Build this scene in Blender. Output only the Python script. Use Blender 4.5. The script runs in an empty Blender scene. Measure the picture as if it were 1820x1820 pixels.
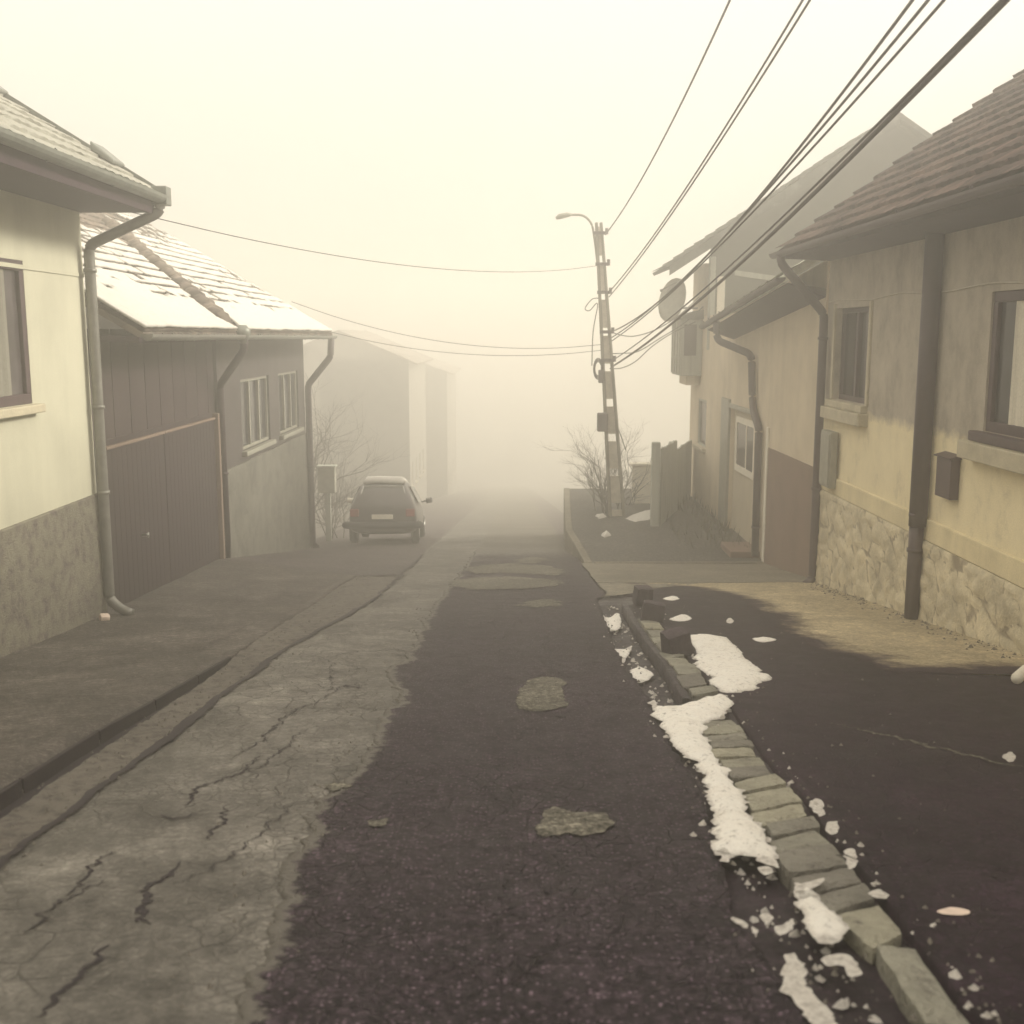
import bpy, bmesh, math, random
from mathutils import Vector, Matrix, noise
random.seed(7)
R = math.radians
C = bpy.context.scene.collection
sc = bpy.context.scene

# ------------------------------------------------------------------ camera model (used to survey the photograph)
F, CX, CY, CAMH, SL = 1950.0, 910.0, 910.0, 1.65, 0.127
PITCH = R(9.17); CP, SP = math.cos(PITCH), math.sin(PITCH)
def ray(px, py):
    a, b = (px-CX)/F, (py-CY)/F
    return a, CP-b*SP, -SP-b*CP
def on_ground(px, py):
    a, f, d = ray(px, py); t = CAMH/(-d-SL*f)
    return a*t, f*t
def on_wall(px, py, X):
    a, f, d = ray(px, py); t = X/a
    return f*t, CAMH+d*t          # y, z
def at_depth(px, py, Y):
    a, f, d = ray(px, py); t = Y/f
    return Vector((a*t, Y, CAMH+d*t))

def lerp_table(tab, y):
    if y <= tab[0][0]: return tab[0][1]
    for (a, va), (b, vb) in zip(tab, tab[1:]):
        if y <= b:
            return va+(vb-va)*(y-a)/(b-a)
    return tab[-1][1]

# ------------------------------------------------------------------ materials
def new_mat(name):
    m = bpy.data.materials.new(name); m.use_nodes = True
    nt = m.node_tree; nt.nodes.clear()
    out = nt.nodes.new('ShaderNodeOutputMaterial'); b = nt.nodes.new('ShaderNodeBsdfPrincipled')
    nt.links.new(b.outputs[0], out.inputs['Surface'])
    return m, nt, b
def N(nt, t, **kw):
    n = nt.nodes.new(t)
    for k, v in kw.items():
        if k in n.inputs: n.inputs[k].default_value = v
        else: setattr(n, k, v)
    return n
def tex_noise(nt, vec, scale, detail=6, rough=.6, stretch=None):
    if stretch:
        mp = nt.nodes.new('ShaderNodeMapping'); mp.inputs['Scale'].default_value = stretch
        nt.links.new(vec, mp.inputs['Vector']); vec = mp.outputs[0]
    n = nt.nodes.new('ShaderNodeTexNoise'); n.inputs['Scale'].default_value = scale
    n.inputs['Detail'].default_value = detail; n.inputs['Roughness'].default_value = rough
    nt.links.new(vec, n.inputs['Vector']); return n.outputs['Fac']
def ramp(nt, fac, stops):
    r = nt.nodes.new('ShaderNodeValToRGB'); e = r.color_ramp.elements
    while len(e) < len(stops): e.new(.5)
    for el, (p, c) in zip(e, stops):
        el.position = p; el.color = (c[0], c[1], c[2], 1) if hasattr(c, '__len__') else (c, c, c, 1)
    nt.links.new(fac, r.inputs[0]); return r.outputs['Color']
def mix(nt, fac, a, b, mode='MIX'):
    m = nt.nodes.new('ShaderNodeMix'); m.data_type = 'RGBA'; m.blend_type = mode
    for sock, v in ((m.inputs[0], fac), (m.inputs[6], a), (m.inputs[7], b)):
        if hasattr(v, 'links'): nt.links.new(v, sock)
        elif hasattr(v, '__len__'): sock.default_value = (v[0], v[1], v[2], 1)
        else: sock.default_value = v
    return m.outputs[2]
def bump(nt, b, height, strength, dist):
    bp = nt.nodes.new('ShaderNodeBump'); bp.inputs['Strength'].default_value = strength; bp.inputs['Distance'].default_value = dist
    nt.links.new(height, bp.inputs['Height']); nt.links.new(bp.outputs[0], b.inputs['Normal'])
def coords(nt): return nt.nodes.new('ShaderNodeTexCoord').outputs['Object']
def mul(c, k): return tuple(x*k for x in c)

def mat_rough(name, col, var=.35, scale=3.0, fine=60, bump_s=.4, bump_d=.01, rough=.9, stretch=None, spec=.3, streak=None):
    """a weathered plain surface: broad blotches + fine grain; optional vertical streaks"""
    m, nt, b = new_mat(name); v = coords(nt)
    big = tex_noise(nt, v, scale, 5, .6, stretch); fin = tex_noise(nt, v, fine, 4, .7)
    c = ramp(nt, big, [(.25, mul(col, 1-var)), (.5, col), (.75, mul(col, 1+var*.7))])
    c = mix(nt, .5, c, ramp(nt, fin, [(.3, .55), (.7, 1.0)]), 'MULTIPLY')
    if streak:
        s = tex_noise(nt, v, 2.2, 6, .7, (1, 1, .12))
        c = mix(nt, ramp(nt, s, [(.45, 0), (.75, streak)]), c, mul(col, .35))
    nt.links.new(c, b.inputs['Base Color']); b.inputs['Roughness'].default_value = rough
    b.inputs['Specular IOR Level'].default_value = spec
    bump(nt, b, fin, bump_s, bump_d); return m
def mat_plain(name, col, rough=.6, metal=0, spec=.4, var=.2, scale=8):
    m, nt, b = new_mat(name); v = coords(nt)
    n = tex_noise(nt, v, scale, 5, .6)
    nt.links.new(ramp(nt, n, [(.3, mul(col, 1-var)), (.7, mul(col, 1+var))]), b.inputs['Base Color'])
    b.inputs['Roughness'].default_value = rough; b.inputs['Metallic'].default_value = metal
    b.inputs['Specular IOR Level'].default_value = spec; return m
def mat_asphalt(name, col, crack=.6, fleck=.25, rough=.72, grain=.85, under=None, blotch=0, uscale=2.6):
    m, nt, b = new_mat(name); v = coords(nt)
    big = tex_noise(nt, v, .8, 6, .65); mid = tex_noise(nt, v, 5, 6, .7); fin = tex_noise(nt, v, 34, 5, .85)
    c = ramp(nt, big, [(.28, mul(col, .72)), (.5, col), (.72, mul(col, 1.5))])
    c = mix(nt, .7, c, ramp(nt, mid, [(.3, .55), (.7, 1.15)]), 'MULTIPLY')
    if blotch: c = mix(nt, blotch, c, ramp(nt, tex_noise(nt, v, 1.9, 9, .78), [(.32, .4), (.5, .95), (.64, 1.7)]), 'MULTIPLY')
    g2 = tex_noise(nt, v, 15, 6, .75)
    c = mix(nt, grain, c, ramp(nt, g2, [(.36, .35), (.5, .9), (.66, 1.9)]), 'MULTIPLY')
    c = mix(nt, grain, c, ramp(nt, fin, [(.34, .12), (.5, .8), (.66, 2.4)]), 'MULTIPLY')
    vo = nt.nodes.new('ShaderNodeTexVoronoi'); vo.inputs['Scale'].default_value = 48; nt.links.new(v, vo.inputs['Vector'])
    sv = nt.nodes.new('ShaderNodeSeparateColor'); nt.links.new(vo.outputs['Color'], sv.inputs[0])
    fl = mix(nt, 1, ramp(nt, vo.outputs['Distance'], [(.2, fleck), (.4, 0)]), ramp(nt, sv.outputs[0], [(.5, 0), (.9, 1)]), 'MULTIPLY')
    c = mix(nt, fl, c, mul(col, 6.5))
    # alligator cracking: warped voronoi edges, only in blotches
    wn = nt.nodes.new('ShaderNodeTexNoise'); wn.inputs['Scale'].default_value = 3; wn.inputs['Detail'].default_value = 6; nt.links.new(v, wn.inputs['Vector'])
    wv = mix(nt, .18, v, wn.outputs['Color'])
    ve = nt.nodes.new('ShaderNodeTexVoronoi'); ve.feature = 'DISTANCE_TO_EDGE'; ve.inputs['Scale'].default_value = 5.5; nt.links.new(wv, ve.inputs['Vector'])
    edge = ramp(nt, ve.outputs['Distance'], [(.0, 1), (.035, 0)])
    where = ramp(nt, tex_noise(nt, v, .7, 4, .6), [(.42, 0), (.55, crack)])
    k = mix(nt, 1, edge, where, 'MULTIPLY')
    wv2 = mix(nt, .10, v, wn.outputs['Color']); v2 = nt.nodes.new('ShaderNodeTexVoronoi'); v2.feature = 'DISTANCE_TO_EDGE'; v2.inputs['Scale'].default_value = 17; nt.links.new(wv2, v2.inputs['Vector'])
    k2 = mix(nt, 1, ramp(nt, v2.outputs['Distance'], [(.0, 1), (.11, 0)]), ramp(nt, tex_noise(nt, v, 1.6, 5, .7), [(.42, 0), (.62, crack*.8)]), 'MULTIPLY')
    k = mix(nt, 1, k, k2, 'LIGHTEN')
    c = mix(nt, k, c, mul(col, .25))
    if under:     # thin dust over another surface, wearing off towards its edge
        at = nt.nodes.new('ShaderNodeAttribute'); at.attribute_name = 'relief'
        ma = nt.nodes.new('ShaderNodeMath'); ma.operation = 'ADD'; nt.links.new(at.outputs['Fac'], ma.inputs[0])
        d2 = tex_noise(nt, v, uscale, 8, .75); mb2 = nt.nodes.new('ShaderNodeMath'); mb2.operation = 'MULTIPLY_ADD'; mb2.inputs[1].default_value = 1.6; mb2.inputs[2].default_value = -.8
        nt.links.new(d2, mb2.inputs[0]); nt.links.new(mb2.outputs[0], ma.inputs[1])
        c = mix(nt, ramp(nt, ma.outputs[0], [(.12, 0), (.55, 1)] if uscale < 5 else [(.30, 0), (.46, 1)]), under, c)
    nt.links.new(c, b.inputs['Base Color'])
    nt.links.new(ramp(nt, mid, [(.3, rough-.12), (.7, rough+.15)]), b.inputs['Roughness'])
    b.inputs['Specular IOR Level'].default_value = .15
    h = mix(nt, .5, fin, mid); h = mix(nt, k, h, (0, 0, 0))
    bump(nt, b, h, .9, .02); return m
def mat_glass(name, col=(.03, .03, .035)):
    m, nt, b = new_mat(name); v = coords(nt)
    nt.links.new(ramp(nt, tex_noise(nt, v, 2, 3), [(.3, mul(col, .6)), (.7, mul(col, 1.5))]), b.inputs['Base Color'])
    b.inputs['Roughness'].default_value = .12; b.inputs['Specular IOR Level'].default_value = .12; return m
def mat_tiles(name, dark, lite, snow=0.0, row=.3, axis=0):
    """old clay tiles; every tile a little different (voronoi cells stretched to tile size)"""
    m, nt, b = new_mat(name); v = coords(nt)
    mp = nt.nodes.new('ShaderNodeMapping'); mp.inputs['Scale'].default_value = (3.6, 4.6, 3.0); nt.links.new(v, mp.inputs['Vector'])
    vo = nt.nodes.new('ShaderNodeTexVoronoi'); vo.inputs['Scale'].default_value = 1; nt.links.new(mp.outputs[0], vo.inputs['Vector'])
    sep = nt.nodes.new('ShaderNodeSeparateColor'); nt.links.new(vo.outputs['Color'], sep.inputs[0])
    c = ramp(nt, sep.outputs[0], [(.0, dark), (.6, mix3(dark, lite, .5)), (1, lite)])
    n = tex_noise(nt, v, 1.2, 6, .65)
    c = mix(nt, .8, c, ramp(nt, n, [(.3, .5), (.7, 1.2)]), 'MULTIPLY')
    if snow:
        s = tex_noise(nt, v, 5, 5, .7)
        c = mix(nt, ramp(nt, s, [(.52, 0), (.66, snow)]), c, (.72, .7, .64))
    nt.links.new(c, b.inputs['Base Color']); b.inputs['Roughness'].default_value = .9
    b.inputs['Specular IOR Level'].default_value = .08
    bump(nt, b, tex_noise(nt, v, 40, 4, .7), .5, .01); return m
def mix3(a, b, t): return tuple(x+(y-x)*t for x, y in zip(a, b))
def mat_snow(name, dirt=1.0, k=1.0):
    m, nt, b = new_mat(name); v = coords(nt)
    n = tex_noise(nt, v, 6, 7, .75); f = tex_noise(nt, v, 26, 6, .8); g = tex_noise(nt, v, 90, 3, .7)
    c = ramp(nt, n, [(.28, mul((.7, .66, .59), k)), (.42, mul((.92, .88, .81), k)), (.7, mul((.95, .93, .87), k))])
    c = mix(nt, .5*dirt, c, ramp(nt, g, [(.3, .7), (.55, 1.0)]), 'MULTIPLY')
    c = mix(nt, ramp(nt, f, [(.55, 0), (.66, .85*dirt)]), c, (.16, .135, .12))
    if dirt > .5:
        at = nt.nodes.new('ShaderNodeAttribute'); at.attribute_name = 'relief'
        ma = nt.nodes.new('ShaderNodeMath'); ma.operation = 'MULTIPLY_ADD'; ma.inputs[1].default_value = .11; nt.links.new(f, ma.inputs[0]); nt.links.new(at.outputs['Fac'], ma.inputs[2])
        c = mix(nt, ramp(nt, ma.outputs[0], [(.035, .9), (.075, 0)]), c, (.22, .19, .17))
    nt.links.new(c, b.inputs['Base Color']); b.inputs['Roughness'].default_value = .75
    bump(nt, b, mix(nt, .5, f, n), 1.0, .05); return m
def mat_roughcast(name, col, spot, scale=9):
    m, nt, b = new_mat(name); v = coords(nt)
    n = tex_noise(nt, v, scale, 5, .65); g = tex_noise(nt, v, 45, 4, .7); big = tex_noise(nt, v, 1.4, 4)
    c = ramp(nt, n, [(.3, spot), (.52, col), (.75, mul(col, 1.25))])
    c = mix(nt, .5, c, ramp(nt, big, [(.3, .6), (.7, 1.1)]), 'MULTIPLY')
    nt.links.new(c, b.inputs['Base Color']); b.inputs['Roughness'].default_value = .95
    bump(nt, b, mix(nt, .5, n, g), .9, .04); return m
def mat_two_tone(name, hi, lo, zsplit, zband):
    """plaster in two tones, darker above a level, slightly ragged line, blotched by noise"""
    m, nt, b = new_mat(name); v = coords(nt)
    sep = nt.nodes.new('ShaderNodeSeparateXYZ'); nt.links.new(v, sep.inputs[0])
    n = tex_noise(nt, v, 3, 6, .7); st = tex_noise(nt, v, 2.2, 8, .72, (1, 1, .75)); g = tex_noise(nt, v, 70, 3, .7)
    ma = nt.nodes.new('ShaderNodeMath'); ma.operation = 'MULTIPLY_ADD'; ma.inputs[1].default_value = .35; nt.links.new(n, ma.inputs[0]); nt.links.new(sep.outputs[2], ma.inputs[2])
    mr = nt.nodes.new('ShaderNodeMapRange'); mr.inputs[1].default_value = zsplit+.12; mr.inputs[2].default_value = zsplit+.24; nt.links.new(ma.outputs[0], mr.inputs[0])
    ch = ramp(nt, st, [(.3, mul(hi, .62)), (.5, hi), (.72, mul(hi, 1.25))])
    cl = ramp(nt, st, [(.25, mul(lo, .6)), (.45, lo), (.75, mul(lo, 1.15))])
    c = mix(nt, mr.outputs[0], cl, ch)
    c = mix(nt, .35, c, ramp(nt, g, [(.3, .5), (.7, 1.1)]), 'MULTIPLY')
    nt.links.new(c, b.inputs['Base Color']); b.inputs['Roughness'].default_value = .93
    b.inputs['Specular IOR Level'].default_value = .2
    bump(nt, b, g, .5, .012); return m
def mat_rubble(name, stone, joint):
    m, nt, b = new_mat(name); v = coords(nt)
    at = nt.nodes.new('ShaderNodeAttribute'); at.attribute_name = 'relief'
    n = tex_noise(nt, v, 2.5, 5, .6); g = tex_noise(nt, v, 30, 4, .7)
    c = ramp(nt, n, [(.3, mul(stone, .62)), (.5, stone), (.7, mul(stone, 1.3))])
    c = mix(nt, .5, c, ramp(nt, g, [(.3, .6), (.7, 1.1)]), 'MULTIPLY')
    c = mix(nt, ramp(nt, at.outputs['Fac'], [(.05, .8), (.16, 0)]), c, joint)
    nt.links.new(c, b.inputs['Base Color']); b.inputs['Roughness'].default_value = .9
    bump(nt, b, g, .7, .02); return m

M = {
 'asphalt': mat_asphalt('asphalt', (.028, .020, .0255), .9, .85, .72, .95, (.11, .102, .09), .35, 13),
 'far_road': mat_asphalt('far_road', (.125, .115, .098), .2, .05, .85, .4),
 'side_asphalt': mat_asphalt('side_asphalt', (.017, .009, .015), .35, .35, .72, .85, None, .6),
 'gutter': mat_asphalt('gutter_bed', (.024, .016, .021), .1, .2, .45),
 'old_road': mat_asphalt('old_road', (.138, .129, .115), .7, .06, .8, .3, None, .75),
 'rough_strip': mat_roughcast('rough_strip', (.115, .102, .086), (.03, .022, .023), 14),
 'sidewalk': mat_asphalt('sidewalk', (.090, .079, .071), .2, .14, .82, .6, None, .75),
 'dirt': mat_asphalt('dirt', (.075, .062, .062), .1, .2),
 'pavement': mat_asphalt('pavement', (.40, .335, .215), .1, .05, .85, .4, (.03, .019, .025)),
 'drive': mat_asphalt('drive', (.19, .172, .135), .1, .05, .85, .4),
 'terrace': mat_asphalt('terrace', (.085, .08, .072), .1, .1, .85),
 'ground': mat_rough('ground', (.08, .07, .06)),
 'patch': mat_asphalt('patch', (.12, .112, .09), .1, .1, .85),
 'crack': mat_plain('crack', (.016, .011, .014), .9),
 'grit': mat_rough('grit', (.16, .145, .125), .5, 30),
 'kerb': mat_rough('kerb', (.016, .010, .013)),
 'gutter_stone': mat_rough('gutter_stone', (.30, .29, .245), .35, 4, 24, 1.0, .05),
 'dark_stone': mat_rough('dark_stone', (.06, .045, .052), .35, 6, 35, .7, .02),
 'brown_stone': mat_rough('brown_stone', (.10, .06, .05), .35, 6, 35, .7, .02),
 'snow': mat_snow('snow', .85),
 'roof_snow': mat_snow('roof_snow', .3, .66),
 'cream_wall': mat_rough('cream_wall', (.54, .525, .41), .14, 1.1, 80, .3, .006, .95, None, .15, .22),
 'mottled_plinth': mat_roughcast('mottled_plinth', (.185, .17, .13), (.075, .055, .06), 8),
 'brown_boards': mat_rough('brown_boards', (.042, .027, .031), .3, 2, 40, .3, .01, .9, (1, 1, .15)),
 'gate_paint': mat_rough('gate_paint', (.020, .0085, .013), .25, 2, 60, .2, .005, .7, (1, 1, .2)),
 'grey_wall': mat_rough('grey_wall', (.075, .064, .064), .3, 2, 60, .4, .01, .9, None, .3, .3),
 'grey_plinth': mat_rubble('grey_plinth', (.135, .13, .108), (.07, .065, .06)),
 'stained_wall': mat_two_tone('stained_wall', (.43, .385, .315), (.82, .72, .48), 2.0, .1),
 'cream_band': mat_rough('cream_band', (.78, .68, .44), .2, 2, 60, .4, .01, .95, None, .2, .3),
 'rubble': mat_rubble('rubble', (.60, .53, .37), (.20, .16, .11)),
 'pink_wall': mat_rough('pink_wall', (.66, .57, .43), .16, 1.5, 70, .4, .008, .95, None, .15, .25),
 'dado': mat_rough('dado', (.21, .145, .115), .2, 2, 60, .4, .01),
 'gable_plaster': mat_rough('gable_plaster', (.085, .088, .072), .2, 2, 50),
 'far_wall': mat_rough('far_wall', (.28, .265, .23), .2, 2, 50),
 'far_tiles': mat_tiles('far_tiles', (.25, .22, .19), (.42, .38, .33)),
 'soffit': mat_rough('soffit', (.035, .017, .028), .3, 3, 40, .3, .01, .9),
 'pipe': mat_plain('pipe', (.045, .028, .035), .55, .1),
 'pipe_grey': mat_plain('pipe_grey', (.17, .165, .15), .45, .4),
 'zinc': mat_plain('zinc', (.16, .17, .15), .45, .5),
 'frame_dark': mat_plain('frame_dark', (.05, .028, .035), .5),
 'frame_light': mat_plain('frame_light', (.48, .44, .36), .55),
 'sill': mat_rough('sill', (.50, .45, .33), .25, 4, 50),
 'glass': mat_glass('glass'),
 'frosted_glass': mat_glass('frosted_glass', (.10, .10, .095)),
 'glass_dim': mat_glass('glass_dim', (.06, .05, .055)),
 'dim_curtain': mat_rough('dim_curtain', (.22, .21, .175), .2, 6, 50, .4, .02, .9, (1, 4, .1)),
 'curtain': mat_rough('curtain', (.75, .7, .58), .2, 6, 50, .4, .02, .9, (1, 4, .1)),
 'door_cream': mat_rough('door_cream', (.50, .44, .33), .12, 2, 50),
 'white_paint': mat_rough('white_paint', (.82, .77, .65), .12, 2, 50),
 'tiles_dark': mat_tiles('tiles_dark', (.018, .010, .012), (.13, .085, .072), .06),
 'tiles_brown': mat_tiles('tiles_brown', (.10, .08, .07), (.26, .21, .17)),
 'tiles_grey': mat_tiles('tiles_grey', (.055, .058, .05), (.10, .102, .09), .1),
 'frosted_metal': mat_rough('frosted_metal', (.60, .61, .50), .3, 3, 30, .4, .01, .6),
 'frosted_tiles': mat_rough('frosted_tiles', (.27, .265, .225), .35, 3, 30, .4, .01, .8),
 'box_grey': mat_plain('box_grey', (.24, .235, .19), .5),
 'concrete_pole': mat_rough('concrete_pole', (.20, .185, .15), .25, 4, 50),
 'cable': mat_plain('cable', (.028, .02, .022), .6),
 'wood_grey': mat_rough('wood_grey', (.36, .37, .32), .3, 3, 40, .4, .01, .9, (3, 3, .2)),
 'car_paint': mat_plain('car_paint', (.05, .042, .045), .3, .2, .5),
 'rubber': mat_plain('rubber', (.02, .018, .02), .8),
 'chrome': mat_plain('chrome', (.4, .4, .38), .3, .8),
 'red_lamp': mat_plain('red_lamp', (.22, .03, .025), .25),
 'bark': mat_rough('bark', (.075, .065, .055), .3, 6, 40),
 'leaf': mat_rough('leaf', (.05, .06, .04), .4, 4, 30),
 'weed': mat_rough('weed', (.10, .095, .06), .4, 4, 30),
 'litter': mat_plain('litter', (.62, .5, .42), .6),
}

nt = M['gutter_stone'].node_tree; b = nt.nodes['Principled BSDF']; src = b.inputs['Base Color'].links[0].from_socket
oi = nt.nodes.new('ShaderNodeObjectInfo'); st_c = mix(nt, 1, src, ramp(nt, oi.outputs['Random'], [(0, (.62, .60, .62)), (.5, (.95, .95, .92)), (1, (1.25, 1.22, 1.1))]), 'MULTIPLY')
dn_ = tex_noise(nt, coords(nt), 11, 6, .75); st_c = mix(nt, ramp(nt, dn_, [(.56, 0), (.68, .75)]), st_c, (.05, .04, .042)); nt.links.new(st_c, b.inputs['Base Color'])
# ------------------------------------------------------------------ object helpers
def link(name, me, mat=None, parent=None, smooth=False):
    o = bpy.data.objects.new(name, me); C.objects.link(o)
    if mat:
        for mm in (mat if isinstance(mat, (list, tuple)) else [mat]): me.materials.append(M[mm] if isinstance(mm, str) else mm)
    if parent: o.parent = parent
    if smooth:
        for p in me.polygons: p.use_smooth = True
    return o
def tag(o, label, cat, group=None):
    o['label'] = label; o['category'] = cat
    if group: o['group'] = group
    return o
def struct(o): o['kind'] = 'structure'; return o
def empty(name, label, cat, loc=(0, 0, 0), group=None):
    o = bpy.data.objects.new(name, None); C.objects.link(o); o.location = loc; o.empty_display_size = .2
    return tag(o, label, cat, group)

class MB:
    """collects geometry for ONE mesh; coordinates in world, shifted by the parent's location at build time"""
    def __init__(s): s.v = []; s.f = []; s.attr = None
    def add(s, vs, fs):
        k = len(s.v); s.v += [tuple(v) for v in vs]; s.f += [tuple(i+k for i in f) for f in fs]; return s
    def box(s, x0, x1, y0, y1, z0, z1):
        x0, x1 = min(x0, x1), max(x0, x1); y0, y1 = min(y0, y1), max(y0, y1); z0, z1 = min(z0, z1), max(z0, z1)
        return s.hexa([(x0, y0, z0), (x1, y0, z0), (x1, y1, z0), (x0, y1, z0), (x0, y0, z1), (x1, y0, z1), (x1, y1, z1), (x0, y1, z1)])
    def hexa(s, v): return s.add(v, [(0, 3, 2, 1), (4, 5, 6, 7), (0, 1, 5, 4), (1, 2, 6, 5), (2, 3, 7, 6), (3, 0, 4, 7)])
    def quad(s, a, b, c, d): return s.add([a, b, c, d], [(0, 1, 2, 3)])
    def tube(s, pts, r, n=10, cap=True):
        pts = [Vector(p) for p in pts]; rs = r if hasattr(r, '__len__') else [r]*len(pts)
        rings = []; up = Vector((0, 0, 1))
        for i, p in enumerate(pts):
            t = (pts[min(i+1, len(pts)-1)]-pts[max(i-1, 0)]).normalized()
            a = t.cross(up) if abs(t.dot(up)) < .95 else t.cross(Vector((0, 1, 0)))
            a.normalize(); b = t.cross(a).normalized()
            rings.append([p+(a*math.cos(2*math.pi*j/n)+b*math.sin(2*math.pi*j/n))*rs[i] for j in range(n)])
        vs = [q for rg in rings for q in rg]; fs = []
        for i in range(len(pts)-1):
            for j in range(n): fs.append((i*n+j, i*n+(j+1) % n, (i+1)*n+(j+1) % n, (i+1)*n+j))
        if cap: fs += [tuple(range(n))[::-1], tuple(range((len(pts)-1)*n, len(pts)*n))]
        return s.add(vs, fs)
    def prism(s, poly, d):
        """poly: list of 3D points (planar), extruded by vector d"""
        n = len(poly); d = Vector(d); vs = [Vector(p) for p in poly]+[Vector(p)+d for p in poly]
        return s.add(vs, [tuple(range(n)), tuple(range(n, 2*n))[::-1]]+[(i, i+n, (i+1) % n+n, (i+1) % n) for i in range(n)])
    def build(s, name, mat, parent=None, smooth=False, bevel=0):
        off = Vector((0, 0, 0))
        q = parent
        while q: off += q.location; q = q.parent
        me = bpy.data.meshes.new(name)
        me.from_pydata([tuple(Vector(v)-off) for v in s.v], [], s.f)
        bm = bmesh.new(); bm.from_mesh(me); bmesh.ops.recalc_face_normals(bm, faces=bm.faces); bm.to_mesh(me); bm.free()
        if s.attr:
            a = me.attributes.new('relief', 'FLOAT', 'POINT'); a.data.foreach_set('value', s.attr)
        me.update(); o = link(name, me, mat, parent, smooth)
        if bevel:
            b = o.modifiers.new('bevel', 'BEVEL'); b.width = bevel; b.segments = 2; b.limit_method = 'ANGLE'
        return o
def smooth_path(pts, n=6):
    """Catmull-Rom through the points"""
    P = [Vector(p) for p in pts]; out = []
    for i in range(len(P)-1):
        p0, p1, p2, p3 = P[max(i-1, 0)], P[i], P[i+1], P[min(i+2, len(P)-1)]
        for k in range(n):
            t = k/n
            out.append(.5*((2*p1)+(p2-p0)*t+(2*p0-5*p1+4*p2-p3)*t*t+(3*p1-p0-3*p2+p3)*t**3))
    return out+[P[-1]]
def round_corners(pts, r=.1, n=4):
    P = [Vector(p) for p in pts]; out = [P[0]]
    for a, b, c in zip(P, P[1:], P[2:]):
        u = (a-b); v = (c-b); ru = min(r, u.length*.45); rv = min(r, v.length*.45)
        p, q = b+u.normalized()*ru, b+v.normalized()*rv
        for k in range(n+1):
            t = k/n; out.append((1-t)**2*p+2*t*(1-t)*b+t*t*q)
    return out+[P[-1]]

def nz(x, y, s, seed=0): return noise.noise(Vector((x*s+seed*7.3, y*s-seed*3.1, seed*1.7)))

# ------------------------------------------------------------------ the ground
XL, XR = -4.75, 4.62                       # street faces of the two house rows
LEFT = [(-15, 1.9), (5, -.62), (9.6, -1.26), (12.4, -1.56), (13.5, -1.68), (17.7, -1.98), (19, -2.22), (26, -3.42), (40, -5.08), (160, -20.3)]
KERBH = [(-15, .06), (6.5, .06), (9.9, .0), (160, 0)]
def H(x, y):
    z = -SL*y
    if x < -2.54:
        t = min(1, (-2.54-x)/2.2); z = (z+lerp_table(KERBH, y))*(1-t)+lerp_table(LEFT, y)*t
    if y < 40: z += .02*nz(x, y, .55, 1)+.008*nz(x, y, 2.3, 2)
    return z
def G(px, py, dz=0):
    x, y = on_ground(px, py); return Vector((x, y, H(x, y)+dz))

ys = [-15+.75*i for i in range(22)]
y = 1.5
while y < 36: ys.append(y); y += max(.02, .0042*y)
while y < 160: ys.append(y); y += 2+.05*(y-36)
ys.append(160)

def strip(name, fl, fr, off, mat, y0=-15, y1=160, nc=14, lip=0, extra=None, lipr=0, edge_attr=0):
    rows = [q for q in ys if y0 <= q <= y1]; vs = []; fs = []
    for q in rows:
        a, b = fl(q), fr(q)
        if b < a+.002: b = a+.002
        row = [(a+(b-a)*i/nc) for i in range(nc+1)]
        if lip: vs.append((a, q, H(a, q)+off-lip))
        for xx in row: vs.append((xx, q, H(xx, q)+off+(extra(xx, q) if extra else 0)))
        if lipr: vs.append((b, q, H(b, q)+off-lipr))
    w = nc+1+(1 if lip else 0)+(1 if lipr else 0)
    for i in range(len(rows)-1):
        for j in range(w-1): fs.append((i*w+j, i*w+j+1, (i+1)*w+j+1, (i+1)*w+j))
    me = bpy.data.meshes.new(name); me.from_pydata(vs, [], fs); me.update()
    if edge_attr:
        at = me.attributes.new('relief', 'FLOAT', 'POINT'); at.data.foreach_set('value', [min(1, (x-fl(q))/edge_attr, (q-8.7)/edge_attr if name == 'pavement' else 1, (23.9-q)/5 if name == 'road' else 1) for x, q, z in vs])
    return struct(link(name, me, mat, None, True))
def table_fn(tab, jag=0, seed=0, f1=1.6, f2=9.0):
    tab = sorted(tab)
    return lambda q: lerp_table(tab, q)+(jag*(nz(q, 0, f1, seed)+.7*nz(q, 3, 4.3, seed+4)+.5*nz(q, 3, f2, seed+1)+.32*nz(q, 5, 21, seed+2)+.2*nz(q, 8, 47, seed+3)) if jag and q > -5 else 0)
def px_table(pts): return [(p[1], p[0]) for p in (on_ground(*q) for q in pts)]

asph = px_table([(430, 1820), (450, 1750), (472, 1680), (490, 1620), (510, 1570), (520, 1520), (548, 1470), (562, 1440), (600, 1400), (640, 1365), (655, 1330), (668, 1290), (703, 1258), (708, 1238), (692, 1215), (690, 1192), (722, 1172), (738, 1140), (752, 1110), (770, 1080), (800, 1040), (825, 1010), (838, 990)])
asph = [(-15, -.55)]+asph+[(26, -.7), (160, -.7)]
f_asph = table_fn(asph, .07, 3)
chan = px_table([(1440, 1820), (1395, 1760), (1345, 1690), (1305, 1640), (1280, 1550), (1272, 1500), (1245, 1400), (1198, 1338), (1168, 1285), (1152, 1244), (1103, 1172), (1078, 1110), (1060, 1065)])
chan = [(-15, .9)]+chan+[(14.6, 1.28), (160, 1.3)]
f_chan = table_fn(chan, .03, 5)
stl = px_table([(1631, 1820), (1541, 1682), (1478, 1623), (1396, 1556), (1376, 1511), (1356, 1484), (1333, 1443), (1315, 1416), (1270, 1349), (1243, 1305), (1228, 1250), (1189, 1182), (1155, 1139), (1128, 1100), (1105, 1065)])
stl = [(-15, 1.15)]+stl+[(14.6, 1.34), (160, 1.34)]
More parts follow.
